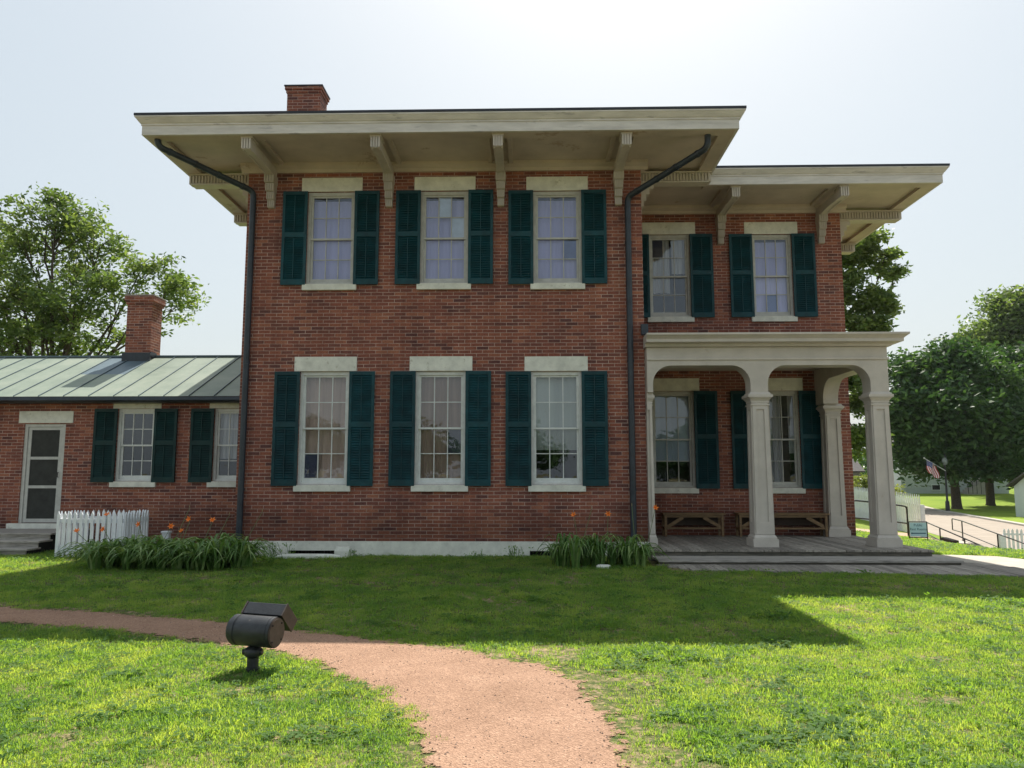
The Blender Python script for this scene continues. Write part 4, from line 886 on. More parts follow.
for (x, y, lab, fls) in lil:
    p = empty('daylily_clump', (x,y,0), lab, 'daylily', 'daylily clumps in the bed by the wing')
    mb = MB()
    for i in range(9): blade_clump(mb, x+rng.gauss(0,.17), y+rng.gauss(0,.22), 19, .58*rng.uniform(.75,1.2), .60, w=.046)
    mb.build('foliage', M['lily'], p)
    for (fx_, fy_, fz_, o_) in fls: flower(p, fx_, fy_, fz_, x+rng.uniform(-.2,.2), y, bool(o_))
lil2 = [(.72,12.95,'daylily clump on the left of the pair before the right downspout',[(.75,13.7,.78,1),(1.05,13.6,.9,0)]),
        (1.16,13.1,'middle daylily clump over the pale stone before the right downspout',[(1.35,13.75,.80,1)]),
        (1.74,12.95,'daylily clump touching the left end of the porch steps',[(2.2,13.9,.9,1),(1.75,13.6,.95,0)])]
for (x, y, lab, fls) in lil2:
    p = empty('daylily_clump', (x,y,0), lab, 'daylily', 'daylily clumps by the porch')
    mb = MB()
    for i in range(6): blade_clump(mb, x+rng.gauss(0,.16), y+rng.gauss(0,.10), 18, .62*rng.uniform(.75,1.15), .40, w=.042)
    mb.build('foliage', M['lily'], p)
    for (fx_, fy_, fz_, o_) in fls: flower(p, fx_, fy_, fz_, x+rng.uniform(-.1,.1), y, bool(o_))
# weeds by the foundation
for (x, y, s, lab) in ((-4.62,14.0,.9,'feathery weed patch by the left basement vent'),(-1.0,14.1,.45,'low weed tuft against the foundation below the middle window'),(-.30,14.15,.75,'taller weed tuft against the foundation left of the right basement vent'),(-3.25,14.15,.5,'small weed tuft right of the left basement vent')):
    mb = MB()
    for i in range(int(90*s)):
        a = rng.uniform(0,6.28); r_ = abs(rng.gauss(0,.22*s)); z = rng.uniform(.02,.30*s); px, py = x+r_*math.cos(a), y+.5*r_*math.sin(a); k = rng.uniform(.012,.03)
        d = Vector((rng.gauss(0,1),rng.gauss(0,1),rng.gauss(0,1))).normalized(); e = d.orthogonal().normalized(); c = Vector((px,py,z))
        mb.add([c-d*k,c+e*k*.5,c+d*k,c-e*k*.5],[(0,1,2,3)])
    for i in range(int(16*s)):
        bx, by = x+rng.gauss(0,.14*s), y+rng.gauss(0,.08); mb.tube([(bx,by,0),(bx+rng.gauss(0,.05),by+rng.gauss(0,.03),rng.uniform(.15,.34)*s)],.004,4)
    tag(mb.build('weed', M['lily'], origin=(x,y,0)), lab, 'weed', 'weeds along the foundation')

# ------------------------------------------------------------------ trees
def make_tree(name, base, trunk_h, trunk_r, blobs, mat, label, n_leaf, leaf, tips_per, seed, group=None, fork=.45, fill=.85, clump=.45, cat='tree', sz=.8):
    rr = random.Random(seed); nr = np.random.default_rng(seed)
    root = empty(name, base, label, cat, group); B = Vector(base); t = MB()
    top = Vector((base[0]+rr.uniform(-.3,.3), base[1], base[2]+trunk_h)); mid = B.lerp(top,.5)+Vector((rr.uniform(-.1,.1)*trunk_h*.2,0,0))
    t.tube([B-Vector((0,0,.3)),B+Vector((0,0,.25)),mid,top],[trunk_r*1.5,trunk_r*1.1,trunk_r*.9,trunk_r*.72],10)
    tot = sum(b[3]**2 for b in blobs); P = []; S = []
    for (bx,by,bz,br) in blobs:
        c = Vector((bx,by,bz)); st_ = B.lerp(top, rr.uniform(fork,1.0)); L_ = (c-st_).length
        m1 = st_.lerp(c,.35)+Vector((rr.gauss(0,.05),rr.gauss(0,.05),.10))*L_*.6; m2 = st_.lerp(c,.72)+Vector((rr.gauss(0,.06),rr.gauss(0,.06),.05))*L_*.6
        rb = trunk_r*min(.55, .22+.12*br)
        t.tube([st_,m1,m2,c],[rb,rb*.62,rb*.38,rb*.12],6,caps=False)
        nt_ = max(4, int(tips_per*br*br)); 
        nl = int(n_leaf*br*br/tot/nt_)
        for k in range(nt_):
            d = Vector((rr.gauss(0,1),rr.gauss(0,1),rr.gauss(0,1)*sz)).normalized()*br*rr.uniform(.25,1.12)**fill
            tp = c+d; s0 = m2.lerp(c, rr.uniform(0,1)); mm = s0.lerp(tp,.5)+Vector((rr.gauss(0,.06),rr.gauss(0,.06),rr.gauss(.05,.05)))*br
            t.tube([s0,mm,tp],[rb*.22,rb*.12,rb*.04],4,caps=False)
            q = rr.uniform(.6,1.35); nn = int(nl*q*q)
            cl = clump*br**.3*q
            P.append(np.array(tp)+nr.normal(0,1,(nn,3)).clip(-1.7,1.7)*np.array([cl,cl,cl*.5])); 
            # a few along the twig
            tw = np.array(mm)+(np.array(tp)-np.array(mm))*nr.random((nn//4,1))+nr.normal(0,cl*.4,(nn//4,3)).clip(-cl*.8,cl*.8); P.append(tw)
    t.build('trunk', M['bark'], root)
    P = np.concatenate(P); n = len(P)
    d = nr.normal(0,1,(n,3)); d[:,2] *= .6; d /= np.linalg.norm(d,axis=1)[:,None]
    e = np.cross(d, nr.normal(0,1,(n,3))); e /= np.linalg.norm(e,axis=1)[:,None]
    s = leaf*nr.uniform(.6,1.4,(n,1))
    V = np.stack([P-d*s, P+e*s*.42, P+d*s, P-e*s*.42],1).reshape(-1,3)-np.array(base)
    me = bpy.data.meshes.new('crown'); me.vertices.add(4*n); me.vertices.foreach_set('co', V.ravel()); me.loops.add(4*n); me.loops.foreach_set('vertex_index', np.arange(4*n,dtype=np.int32))
    me.polygons.add(n); me.polygons.foreach_set('loop_start', np.arange(0,4*n,4,dtype=np.int32)); me.polygons.foreach_set('loop_total', np.full(n,4,dtype=np.int32)); me.update(); me.validate()
    me.materials.append(mat); o = bpy.data.objects.new('crown', me); col.objects.link(o); o.parent = root; W[o.name] = Vector(base)
    return root
TL = [(-20.9,30,9.0,1.3),(-22.8,29,9.4,1.9),(-19.4,30,11.6,1.3),(-17.8,30.5,10.7,.9),(-20.4,29.5,10.6,1.0),(-19.1,31,9.8,1.2),(-19.7,30,7.3,1.4),(-17.8,29,8.1,1.1),(-15.6,30,9.9,.8),(-15.0,30.5,8.5,.95),(-16.2,29.5,8.4,.8),(-14.1,30,9.0,.4),(-14.1,30,8.1,.35),(-18.5,30,6.7,1.0),(-16.6,30,6.7,.75),(-21.8,31,6.9,1.6),(-19.8,30,12.5,.55),(-24.5,31,7.5,2.0),(-23.5,32,11.0,1.4),(-15.1,30,7.0,.35),(-17.2,30,5.6,.9),(-20.5,30,5.2,1.3)]
TL = [(a,b_,c+.25,d*1.14) for a,b_,c,d in TL]
make_tree('locust_tree', (-18.9,30.2,0), 4.2, .30, TL, M['leaf_a'], 'tall airy tree with forked limbs rising behind the low wing at the left', 29000, .105, 9, 3, fork=.5, clump=.32)
T4 = [(17.0,38,13.2,.7),(17.8,38,12.5,.7),(16.4,38.5,12.1,.7),(18.3,38,11.7,.4),(15.8,38,10.7,.7),(16.9,37.5,9.9,.8),(17.9,38,9.7,.5),(16.2,38,8.9,.7),(17.5,38,8.8,.7),(15.6,38,7.9,.8),(14.6,38,12.6,1.1),(14.2,38,10,1.2),(16.2,38,5.2,.9),(16.0,38,3.4,.9),(15.3,38,6.5,1.1),(14,38,4.5,1.2),(14,38,7.5,1.4)]
make_tree('spreading_tree', (14.6,38.2,terrain(14.6,38.2)), 6, .3, T4, M['leaf_a'], 'tree standing behind the right end of the house, branches reaching past its wall', 26000, .14, 14, 8, clump=.36)
T1 = [(43.9,80,12.0,2.9),(40.8,80,11.2,2.4),(46.9,81,11.4,2.6),(38.6,79,9.2,2.0),(42.1,78,8.7,3.6),(45.6,80,7.9,3.6),(38.4,80,6.2,2.2),(41.3,79,5.4,2.8),(44.8,79,4.8,2.6),(39.0,80,4.2,1.8),(43.0,80,13.8,1.6),(43,83,8,3.5),(39.2,79,2.9,1.7),(42,78.5,2.6,1.6),(46.5,79,2.9,1.9),(37.3,80,7.6,1.8),(48.5,80,5,2.2)]
T2 = [(53.0,86,10.9,3.4),(55.7,86,9.8,4.0),(51.4,86,7.0,3.2),(53.6,85,5.6,3.0),(50.4,86,4.4,2.2),(56.3,86,5.6,3.4),(58,87,8,3.5),(52.8,85,2.6,2.0),(49,86,3.0,1.6)]
T3 = [(62.0,105,20.0,2.8),(65.5,105,22.9,3.0),(68.9,105,23.0,4.0),(59.4,105,18.9,1.9),(63.8,105,17.5,3.5),(69.2,105,18.0,4.1),(66.4,105,25.0,1.7),(72,106,20,4),(62,106,13,4),(68,106,12,4)]
for T_, ctr_, sd_2 in ((T1,(42.8,80,8.0),3),(T2,(53.5,86,7.5),5),(T3,(66,105,18.5),7)):
    r_ = random.Random(sd_2)
    for k in range(16):
        a_ = r_.uniform(-.25,math.pi+.25); big = max(b_[3] for b_ in T_)*1.55; T_.append((ctr_[0]+math.cos(a_)*big*r_.uniform(.95,1.15), ctr_[1]+r_.uniform(-2,1), ctr_[2]+math.sin(a_)*big*r_.uniform(.95,1.18), r_.uniform(.7,1.3)))
make_tree('street_maple', (43.4,80.5,terrain(43.4,80.5)), 5, .45, T1, M['leaf_b'], 'dense round-crowned maple on the far lawn beside the street lamp', 46000, .30, 8, 21, 'maples along the far side of the street', clump=.85)
make_tree('street_maple', (50.2,86.3,terrain(50.2,86.3)), 5, .42, T2, M['leaf_b'], 'dark maple right of the tree by the lamp, beside the white shed', 36000, .32, 7, 33, 'maples along the far side of the street', clump=.95)
make_tree('tall_background_tree', (66,106,terrain(66,106)), 12, .6, T3, M['leaf_a'], 'taller paler tree towering behind the maples at the right edge', 34000, .33, 6, 44, clump=1.0)
T6 = [(69,78,9,4),(73,79,7,4),(66,78,6,3.2),(71,78,12,3)]
make_tree('street_maple', (70,78.5,terrain(70,78.5)), 5, .45, T6, M['leaf_b'], 'maple just beyond the right edge of the street view', 16000, .36, 6, 55, 'maples along the far side of the street', clump=1.0)
make_tree('low_tree', (-16.6,36,0), 2.5, .12, [(-16.9,36,5.6,.8),(-17.8,36,5.2,.8),(-15.8,36,5.2,.5)], M['leaf_b'], 'low dark tree top showing over the metal roof left of the small chimney', 5000, .10, 14, 61, clump=.3)
# bush
make_tree('flowering_bush', (26.5,62,terrain(26.5,62)), 1.0, .08, [(26.5,62,.2,1.3),(25.2,62,-.1,1.1),(27.8,62,-.2,1.1),(26.4,62,1.1,.7)], M['leaf_c'], 'yellow-green bush on the far lawn behind the picket fence', 6000, .10, 10, 71, cat='bush', clump=.35)
# trees across the lawn behind the viewer, seen mirrored in the window glass
for i, (x, y, s) in enumerate(((-9,-34,1.0),(-1.5,-38,1.15),(7.5,-36,.95),(15,-40,1.1),(-19,-38,1.2),(24,-42,1.1))):
    bl = [(x+dx*s, y+dy*s, dz*s*.75, r_*s*.8) for dx,dy,dz,r_ in ((0,0,5.2,1.9),(1.8,.3,4.2,1.7),(-1.8,-.3,4.0,1.7),(.2,1.4,3.4,1.7),(-.4,-1.2,3.2,1.6))]
    make_tree('shade_tree', (x,y,0), 2.6*s, .2, bl, M['leaf_b'], ['shade tree behind the viewer mirrored in the left windows','larger shade tree behind the viewer mirrored in the middle windows','shade tree behind the viewer mirrored in the right window','shade tree behind the viewer mirrored in the porch windows','shade tree far left behind the viewer','shade tree far right behind the viewer'][i], 5000, .28, 5, 80+i, 'trees across the lawn behind the viewer', clump=.6)
# far wood on the right
rw = random.Random(5); P = []
for i in range(420):
    x = rw.uniform(20,260); y = rw.uniform(150,185); h = rw.uniform(5,9)
    P.append((x,y,terrain(x,y)+h*.5,h))
A = np.concatenate([np.array([p[0],p[1],p[2]])+nrng.normal(0,1,(90,3))*np.array([2.2,2.2,p[3]*.28]) for p in P]); n = len(A)
d_ = nrng.normal(0,1,(n,3)); d_ /= np.linalg.norm(d_,axis=1)[:,None]; e_ = np.cross(d_, nrng.normal(0,1,(n,3))); e_ /= np.linalg.norm(e_,axis=1)[:,None]
V = np.stack([A-d_*.6,A+e_*.35,A+d_*.6,A-e_*.35],1).reshape(-1,3)
me = bpy.data.meshes.new('distant_wood'); me.from_pydata(V.tolist(), [], [(4*i,4*i+1,4*i+2,4*i+3) for i in range(n)]); me.materials.append(M['leaf_b'])
o = bpy.data.objects.new('distant_wood', me); col.objects.link(o); tag(o, 'band of distant trees beyond the street', 'trees', kind='stuff')

# ------------------------------------------------------------------ background buildings
def cb_house(name, x0,x1,y0,y1,z0,z1,zr,mat,label,wins=()):
    e = empty(name, ((x0+x1)/2,y0,z0), label, 'house')
    w = MB(); w.box(x0,x1,y0,y1,z0-.5,z1)
    z = z0+.2
    while z < z1-.1: w.box(x0-.02,x1+.02,y0-.03,y0-.001,z,z+.02); z += .22
    w.add([(x0,y0,z1+.001),(x0,y1,z1+.001),(x0,(y0+y1)/2,zr)],[(0,1,2)]); w.add([(x1,y0,z1+.001),(x1,y1,z1+.001),(x1,(y0+y1)/2,zr)],[(0,1,2)])
    w.build('wall', mat, e)
    r_ = MB(); o_ = .4; ym = (y0+y1)/2
    r_.hexa([(x0-o_,y0-o_,z1-.05),(x1+o_,y0-o_,z1-.05),(x1+o_,ym,zr),(x0-o_,ym,zr),(x0-o_,y0-o_,z1+.08),(x1+o_,y0-o_,z1+.08),(x1+o_,ym,zr+.13),(x0-o_,ym,zr+.13)])
    r_.hexa([(x0-o_,ym,zr),(x1+o_,ym,zr),(x1+o_,y1+o_,z1-.05),(x0-o_,y1+o_,z1-.05),(x0-o_,ym,zr+.13),(x1+o_,ym,zr+.13),(x1+o_,y1+o_,z1+.08),(x0-o_,y1+o_,z1+.08)])
    r_.build('roof', M['houseroof'], e)
    for (a,b2,c,d2) in wins:
        f = MB(); f.box(a-.1,b2+.1,y0-.09,y0-.035,c-.1,d2+.1); ff = f.build('window', M['white'], e)
        p_ = MB(); p_.box(a,b2,y0-.11,y0-.092,c,d2); p_.build('pane', M['dark'], ff)
    return e
ZG = terrain(50,104)
hs = cb_house('clapboard_house', 49.0,63.0,104,114,ZG,ZG+5.5,ZG+8.5,M['housewhite'],'white clapboard house with a raised basement in the shade of the maple',[(53.0,54.0,ZG+.5,ZG+1.1),(51,52,ZG+2.6,ZG+4.2),(54.6,55.6,ZG+2.6,ZG+4.2)])
q = MB()
for i in range(8): q.box(56.6+i*.30,56.9+i*.30,102.2,103.9,ZG-.2,ZG+.25*(i+1))
q.build('stair', M['kerb'], hs)
q = MB(); q.beam((56.6,102.2,ZG+1.1),(59.0,102.2,ZG+3.1),.08,.1)
for i in range(5): q.box(56.7+i*.55,56.76+i*.55,102.18,102.24,ZG,ZG+1.1+i*.46)
q.build('stair_rail', M['iron'], hs)
cb_house('grey_house', 31.5,37.0,88,96,terrain(40,88),terrain(40,88)+3.6,terrain(40,88)+6,M['housegrey'],'grey clapboard house glimpsed between the wall and the porch column',[(35.4,36.0,terrain(40,88)+1.0,terrain(40,88)+2.6)])
cb_house('garden_shed', 40.4,46,62,66,terrain(38,58.5)-.1,terrain(38,58.5)+2.5,terrain(38,58.5)+3.5,M['housewhite'],'small white shed at the right edge by the far lawn',[(42.0,42.7,terrain(38,58.5)+1.3,terrain(38,58.5)+2.0)])

# ------------------------------------------------------------------ street things on the right
M['globe'] = pmat('lamp_globe', (.22,.24,.25), .2)
LX, LY = 40.1, 76.0; LZ = terrain(LX,LY)
lp = empty('street_lamp', (LX,LY,LZ), 'black street lamp post with a pale globe before the maple trunk', 'street lamp')
m_ = MB(); m_.tube([(LX,LY,LZ-.1),(LX,LY,LZ+.9),(LX,LY,LZ+1.0),(LX,LY,LZ+4.4)],[.22,.18,.10,.08],10); m_.build('post', M['iron'], lp)
m_ = MB(); m_.tube([(LX,LY,LZ+4.4),(LX,LY,LZ+4.55),(LX,LY,LZ+4.9),(LX,LY,LZ+5.15)],[.12,.24,.26,.12],12); m_.build('globe', M['globe'], lp)
m_ = MB(); m_.tube([(LX,LY,LZ+5.15),(LX,LY,LZ+5.22),(LX,LY,LZ+5.5)],[.2,.16,.01],12); m_.build('finial', M['iron'], lp)
# flag on a slanting pole fixed to the post
fg = empty('flag', (LX,LY,LZ+4.0), 'stars-and-stripes flag hanging from a slanting pole on the lamp post', 'flag')
m_ = MB(); m_.tube([(LX-.02,LY-.1,LZ+3.85),(LX-1.95,LY-.1,LZ+5.05)],.035,6); m_.tube([(LX-1.95,LY-.1,LZ+5.05),(LX-2.03,LY-.1,LZ+5.11)],.07,8); m_.build('flag_pole', M['whitesash'], fg)
M['flagred'] = pmat('flag_red', (.45,.04,.05), .8, .05); M['flagwhite'] = pmat('flag_white', (.7,.68,.7), .8, .05); M['flagblue'] = pmat('flag_blue', (.04,.06,.2), .8, .05)
m_ = MB(); nU, nV = 13, 16
def fpt(u, v):   # u across the stripes (0..1), v along the fly
    hx = LX-1.85+u*.95; hz = LZ+4.96-u*.59
    return (hx+.22*v+.05*math.sin(v*7+u*3), LY-.1+.12*math.sin(u*9+v*3), hz-v*1.35+.05*math.sin(u*8))
V = [fpt(i/nU, j/nV) for j in range(nV+1) for i in range(nU+1)]
for j in range(nV):
    for i in range(nU):
        mi = 2 if (i < 7 and j < 7) else (0 if i % 2 == 0 else 1)
        k = j*(nU+1)+i; m_.add([V[k],V[k+1],V[k+nU+2],V[k+nU+1]], [(0,1,2,3)], mi, True)
for i in range(5):
    for j in range(4):
        u = (i+.7)/10.5*.9; v = (j+.7)/11; p = Vector(fpt(u,v))+Vector((0,-.02,0)); m_.add([p+Vector((.03,0,0)),p+Vector((0,0,.03)),p-Vector((.03,0,0)),p-Vector((0,0,.03))],[(0,1,2,3)],1)
m_.build('cloth', [M['flagred'],M['flagwhite'],M['flagblue']], fg)

# sign on a stand
SX, SY = 10.07, 20.6; SZ = terrain(SX,SY)
sg = empty('yard_sign', (SX,SY,SZ), 'pale blue restroom direction sign in a dark metal stand beside the walk', 'sign')
m_ = MB()
for sx in (-.235,.235): m_.tube([(SX+sx,SY,SZ-.1),(SX+sx,SY,SZ+.50)],.014,6)
m_.tube([(SX-.235,SY,SZ+.50),(SX+.235,SY,SZ+.50)],.014,6); m_.tube([(SX-.235,SY,SZ+.10),(SX+.235,SY,SZ+.10)],.014,6)
m_.build('stand', M['iron'], sg)
m_ = MB(); m_.box(SX-.215,SX+.215,SY-.012,SY+.0,SZ+.12,SZ+.48); m_.build('panel', M['signblue'], sg)
def text(s, x, y, z, size, mat, parent, name='lettering'):
    cu = bpy.data.curves.new(name, 'FONT'); cu.body = s; cu.size = size; cu.align_x = 'CENTER'; cu.extrude = .001
    to = bpy.data.objects.new('tmp', cu); col.objects.link(to)
    bpy.context.view_layer.update(); dg = bpy.context.evaluated_depsgraph_get(); me = bpy.data.meshes.new_from_object(to.evaluated_get(dg))
    bpy.data.objects.remove(to); me.transform(Matrix.Translation((x,y,z)) @ Matrix.Rotation(R(90),4,'X')); return link_mesh(name, me, mat, parent)
text('Public', SX, SY-.0135, SZ+.385, .095, M['signink'], sg); text('Rest Rooms', SX, SY-.0135, SZ+.285, .088, M['signink'], sg)
m_ = MB(); m_.box(SX-.17,SX+.19,SY-.0145,SY-.0125,SZ+.195,SZ+.22); m_.add([(SX-.20,SY-.0145,SZ+.2075),(SX-.16,SY-.0145,SZ+.235),(SX-.16,SY-.0145,SZ+.18)],[(0,1,2)]); m_.build('arrow', M['signink'], sg)

# handrails and street steps
def handrail(pts, label, mid=True, group='handrails of the walk and the street steps', posts=None):
    p0 = pts[0]; e = empty('handrail', (p0[0],p0[1],terrain(p0[0],p0[1])), label, 'handrail', group)
    z = lambda p: p[2]
    H_ = .90
    top = [(p[0],p[1],p[2]+H_) for p in pts]; lo = [(p[0],p[1],p[2]+H_*.45) for p in pts]
    m1 = MB(); m1.tube(bend([lo[0]]+top+[lo[-1]], .12) if True else top, .024, 8); m1.build('rail', M['iron'], e)
    m2 = MB(); m2.tube(lo, .02, 8); m2.build('lower_rail', M['iron'], e)
    for p in (posts or pts): m3 = MB(); m3.tube([(p[0],p[1],p[2]-.15),(p[0],p[1],p[2]+H_)], .026, 8); m3.build('post', M['iron'], e)
def T(x, y): return (x, y, terrain(x, y))
handrail([T(9.2,22.5),T(10.2,22.8),T(11.1,23.3)], 'near iron handrail beside the brick walk, left of the blue sign')
handrail([T(9.3,26.0),T(10.75,26.3)], 'far iron handrail against the long picket fence')
S0 = (17.6,34.7); S1 = (15.3,25.2)
zS0 = -1.33; zS1 = -1.85
def SS(t, off): x = S0[0]+(S1[0]-S0[0])*t-off*.95+.5; y = S0[1]+(S1[1]-S0[1])*t+off*.2; return (x, y, zS0+(zS1-zS0)*max(0,t))
handrail([SS(-.12,1.0),SS(0,1.0),SS(1.0,1.0)], 'near iron handrail of the steps going down to the street', posts=[SS(0,1.0),SS(.33,1.0),SS(.66,1.0),SS(1,1.0)])
handrail([SS(-.10,-.6),SS(.05,-.6),SS(1.08,-.6)], 'far iron handrail of the steps going down to the street', posts=[SS(.05,-.6),SS(.5,-.6),SS(1.06,-.6)])
st = empty('street_steps', (19.2,33.8,zS1), 'concrete steps with dark sides going down to the street between two handrails', 'steps')
for i in range(6):
    t0, t1 = i/6, (i+1)/6; a = SS(t0,1.15); b2 = SS(t1,1.15); c = SS(t1,-.8); d2 = SS(t0,-.8); zt_ = a[2]+.02
    m_ = MB(); m_.hexa([(a[0],a[1],zt_-.5),(b2[0],b2[1],zt_-.5),(c[0],c[1],zt_-.5),(d2[0],d2[1],zt_-.5),(a[0],a[1],zt_),(b2[0],b2[1],zt_),(c[0],c[1],zt_),(d2[0],d2[1],zt_)]); m_.build('step', M['concrete'], st)
for (ta, tb, zt_) in ((.0,.28,-1.10),(.45,.62,-.88),(.84,1.02,-.84)):
    a = SS(ta,1.20); b2 = SS(tb,1.20); m_ = MB(); m_.hexa([(a[0]-.12,a[1],-2.2),(b2[0]-.12,b2[1],-2.2),(b2[0]+.12,b2[1],-2.2),(a[0]+.12,a[1],-2.2),(a[0]-.12,a[1],zt_),(b2[0]-.12,b2[1],zt_),(b2[0]+.12,b2[1],zt_),(a[0]+.12,a[1],zt_)])
    m_.build('side_wall', M['benchdark'], st)

# ------------------------------------------------------------------ lawn blades (uncountable)
tcol = bpy.data.collections.new('grass_tufts')
M['clover'] = leaf_mat('clover_leaves', [(.1,(.04,.10,.022)),(.5,(.075,.16,.034)),(.9,(.12,.21,.05))], .5, .75, tcol=(2.6,2.4,.8), noise_scale=3)
def tuft(i, n, h, w, rad):
    mb_ = MB()
    for k in range(n):
        a = rng.uniform(0,6.28); r0 = rng.uniform(0,rad); L_ = h*rng.uniform(.55,1.2); lean = rng.uniform(.1,1.0)*L_; b0 = Vector((r0*math.cos(a),r0*math.sin(a),-.004)); a2 = a+rng.gauss(0,.9)
        d = Vector((math.cos(a2),math.sin(a2),0)); p_ = Vector((-d.y,d.x,0)); ww = w*rng.uniform(.7,1.3)/2
        q1 = b0+d*lean*.35+Vector((0,0,L_*.6)); q2 = b0+d*lean+Vector((0,0,L_*.95-lean*.25))
        mb_.add([b0-p_*ww,b0+p_*ww,q1+p_*ww*.85,q1-p_*ww*.85,q2], [(0,1,2,3),(3,2,4)], 0, True)
    me = bpy.data.meshes.new('grass_tuft'); me.from_pydata([tuple(p) for p in mb_.v], [], mb_.f); me.materials.append(M['grass'])
    o_ = bpy.data.objects.new('grass_tuft', me); tcol.objects.link(o_)
for i in range(6): tuft(i, 17, .034, .0040, .055)
for i in range(2):
    mb_ = MB()
    for k in range(9):
        a = rng.uniform(0,6.28); r0 = rng.uniform(.005,.05); h_ = rng.uniform(.012,.03); c = Vector((r0*math.cos(a), r0*math.sin(a), h_)); 
        for j in range(3 if i == 0 else 1):
            b_ = a+j*2.09; L_ = (.012 if i == 0 else .036)*rng.uniform(.8,1.2); d = Vector((math.cos(b_),math.sin(b_),rng.uniform(-.1,.35))); q = Vector((-d.y,d.x,0))*(.62 if i == 0 else .34)
            mb_.add([c, c+(d*.5+q)*L_, c+d*L_, c+(d*.5-q)*L_], [(0,1,2,3)], 0, True)
    me = bpy.data.meshes.new('grass_tuft'); me.from_pydata([tuple(p) for p in mb_.v], [], mb_.f); me.materials.append(M['clover'])
    o_ = bpy.data.objects.new('grass_tuft', me); tcol.objects.link(o_)
pts = []; 
for (y0, y1, dens) in ((2.2,5.2,1150),(5.2,7.5,800),(7.5,10.5,480),(10.5,17.6,260)):
    xa = -.72*y1-.8; xb = .72*y1+.8; nn = int((xb-xa)*(y1-y0)*dens); q = np.stack([nrng.uniform(xa,xb,nn), nrng.uniform(y0,y1,nn)],1)
    q = q[np.abs(q[:,0]) < .72*q[:,1]+.8]; pts.append(q)
q = np.stack([nrng.uniform(7.0,16,26000), nrng.uniform(14.5,24,26000)],1); pts.append(q)
P = np.concatenate(pts)
keep = ~inside(P, POLY)
# stray tufts creeping into the path edge
dU = dist_poly(P, UPR, 4); dL = dist_poly(P, LOR, 4)
nz = np.array([noise.noise(Vector((x*1.3,y*1.3,4)))+.6*noise.noise(Vector((x*4.5,y*4.5,8))) for x, y in P])
keep |= ((np.minimum(dU,dL) < .10) & (nz > .35))
# worn ground along the path, most on its outer side
worn = (dU < .75) & (P[:,1] < 7.0) & (P[:,0] > -1.2) & (nz < .55-.95*dU)
worn |= (np.minimum(dU,dL) < .22) & (nz < .0-.5*np.minimum(dU,dL))
keep &= ~(worn & (nrng.random(len(P)) < .70))
keep &= ~((nz < -.72) & (nrng.random(len(P)) < .4))
x, y = P[:,0], P[:,1]
def rect(a,b2,c,d2): return (x > a)&(x < b2)&(y > c)&(y < d2)
keep &= ~rect(XL-.05,XR+.05,14.43,30) & ~rect(2.0,7.12,13.0,17.2) & ~rect(2.3,7.2,12.3,13.2) & ~rect(-20,XL,16.48,30) & ~rect(-12.6,-9.4,14.35,16.6) & ~rect(XR,WX+.02,17,30)
keep &= ~((x > 7.0)&(x < 9.0)&(y < 15.1)&(y > 11.6)&(x < 8.75+(14.9-y)*.14)) & ~((x > 2.2)&(x<8)&(y > 12.95-.62-.124*(x-2.6))&(y < 13.2))
cw = np.array([(7.2,22.4),(7.6,22.4),(12.0,22.9),(15.3,27.2),(14.2,28.6),(11.2,24.6),(7.2,23.9)]); keep &= ~inside(P, cw)
PK = P[keep]; nz = nz[keep]; P = PK; n = len(P)
zz = np.array([terrain(a, b2) if a > 6 else 0.0 for a, b2 in P])
me = bpy.data.meshes.new('lawn'); me.vertices.add(n); me.vertices.foreach_set('co', np.column_stack([P, zz]).ravel()); me.update()
sc = (nrng.uniform(.7,1.3,n)*(1+.35*nz)).clip(.45,1.7); sc *= np.interp(np.minimum(dU,dL)[keep], [0,.3], [.55,1]); sc *= np.interp(P[:,1], [3,8,14,20], [1,1.08,1.35,1.7])
at = me.attributes.new('tscale','FLOAT','POINT'); at.data.foreach_set('value', sc.astype(np.float32))
rt = me.attributes.new('trot','FLOAT_VECTOR','POINT'); rv = np.column_stack([nrng.normal(0,.18,n), nrng.normal(0,.18,n), nrng.uniform(0,6.28,n)]); rt.data.foreach_set('vector', rv.astype(np.float32).ravel())
nz2 = np.array([noise.noise(Vector((a*2.1,b2*2.1,21)))+.5*noise.noise(Vector((a*7,b2*7,31))) for a, b2 in P])
ti = nrng.integers(0, 6, n); cl_ = (nrng.random(n) < np.where(nz2 > .42, .40, .05)); ti = np.where(cl_, np.where(nrng.random(n) < .7, 6, 7), ti)
ix = me.attributes.new('tidx','INT','POINT'); ix.data.foreach_set('value', ti.astype(np.int32))
lawn = bpy.data.objects.new('grass', me); col.objects.link(lawn); tag(lawn, 'sunlit mown lawn of short uneven grass around the path', 'grass', kind='stuff')
me.materials.append(M['grass'])
ng = bpy.data.node_groups.new('tufts','GeometryNodeTree'); ng.interface.new_socket('Geometry', in_out='INPUT', socket_type='NodeSocketGeometry'); ng.interface.new_socket('Geometry', in_out='OUTPUT', socket_type='NodeSocketGeometry')
gi = ng.nodes.new('NodeGroupInput'); go = ng.nodes.new('NodeGroupOutput'); ip = ng.nodes.new('GeometryNodeInstanceOnPoints'); ci = ng.nodes.new('GeometryNodeCollectionInfo')
ci.inputs['Collection'].default_value = tcol; ci.inputs['Separate Children'].default_value = True; ci.inputs['Reset Children'].default_value = True
a1 = ng.nodes.new('GeometryNodeInputNamedAttribute'); a1.data_type = 'FLOAT'; a1.inputs[0].default_value = 'tscale'
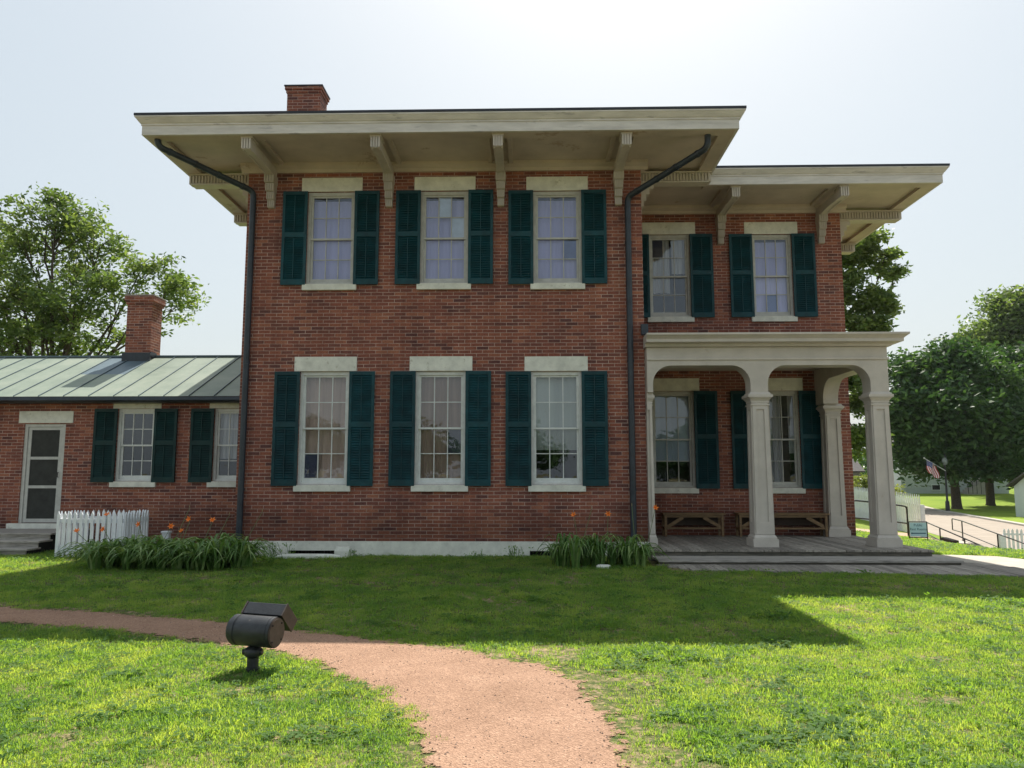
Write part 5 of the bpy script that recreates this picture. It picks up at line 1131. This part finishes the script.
a2 = ng.nodes.new('GeometryNodeInputNamedAttribute'); a2.data_type = 'FLOAT_VECTOR'; a2.inputs[0].default_value = 'trot'
m2p = ng.nodes.new('GeometryNodeMeshToPoints')
ng.links.new(gi.outputs[0], m2p.inputs[0]); ng.links.new(m2p.outputs[0], ip.inputs['Points']); ng.links.new(ci.outputs[0], ip.inputs['Instance']); ip.inputs['Pick Instance'].default_value = True
a3 = ng.nodes.new('GeometryNodeInputNamedAttribute'); a3.data_type = 'INT'; a3.inputs[0].default_value = 'tidx'; ng.links.new(a3.outputs[0], ip.inputs['Instance Index'])
ng.links.new(a1.outputs[0], ip.inputs['Scale']); ng.links.new(a2.outputs[0], ip.inputs['Rotation']); ng.links.new(ip.outputs[0], go.inputs[0])
md = lawn.modifiers.new('tufts','NODES'); md.node_group = ng

# loose stone chips on the path
q = np.stack([nrng.uniform(-7,1.2,30000), nrng.uniform(2.5,9.6,30000)],1); q = q[inside(q, POLY)]
q = q[nrng.random(len(q)) < .55]; mb = MB()
for (a, b2) in q[:5200]:
    r_ = float(nrng.uniform(.003,.009)); u = [float(t_) for t_ in nrng.uniform(.5,1.2,6)*r_]; z = .010
    mb.add([(a+u[0],b2,z),(a,b2+u[1],z),(a-u[2],b2,z),(a,b2-u[3],z),(a,b2,z+u[4]*.9)],[(0,1,4),(1,2,4),(2,3,4),(3,0,4)])
M['chips'] = pmat('loose_stone_chips', (.36,.25,.19), .9, .2, 5, island=.55)
tag(mb.build('gravel', M['chips']), 'loose reddish stone chips scattered over the path', 'gravel', kind='stuff')

# ------------------------------------------------------------------ summer haze
mh = bpy.data.materials.new('haze'); mh.use_nodes = True; hn_ = mh.node_tree.nodes; hn_.remove(hn_['Principled BSDF'])
pv = hn_.new('ShaderNodeVolumePrincipled'); pv.inputs['Color'].default_value = (.92,.96,1,1); pv.inputs['Density'].default_value = .00008; pv.inputs['Anisotropy'].default_value = .3
mh.node_tree.links.new(pv.outputs[0], hn_['Material Output'].inputs['Volume'])
mb = MB(); mb.box(-640,940,-330,1540,-6,60); hz_o = mb.build('haze', mh); tag(hz_o, kind='stuff')
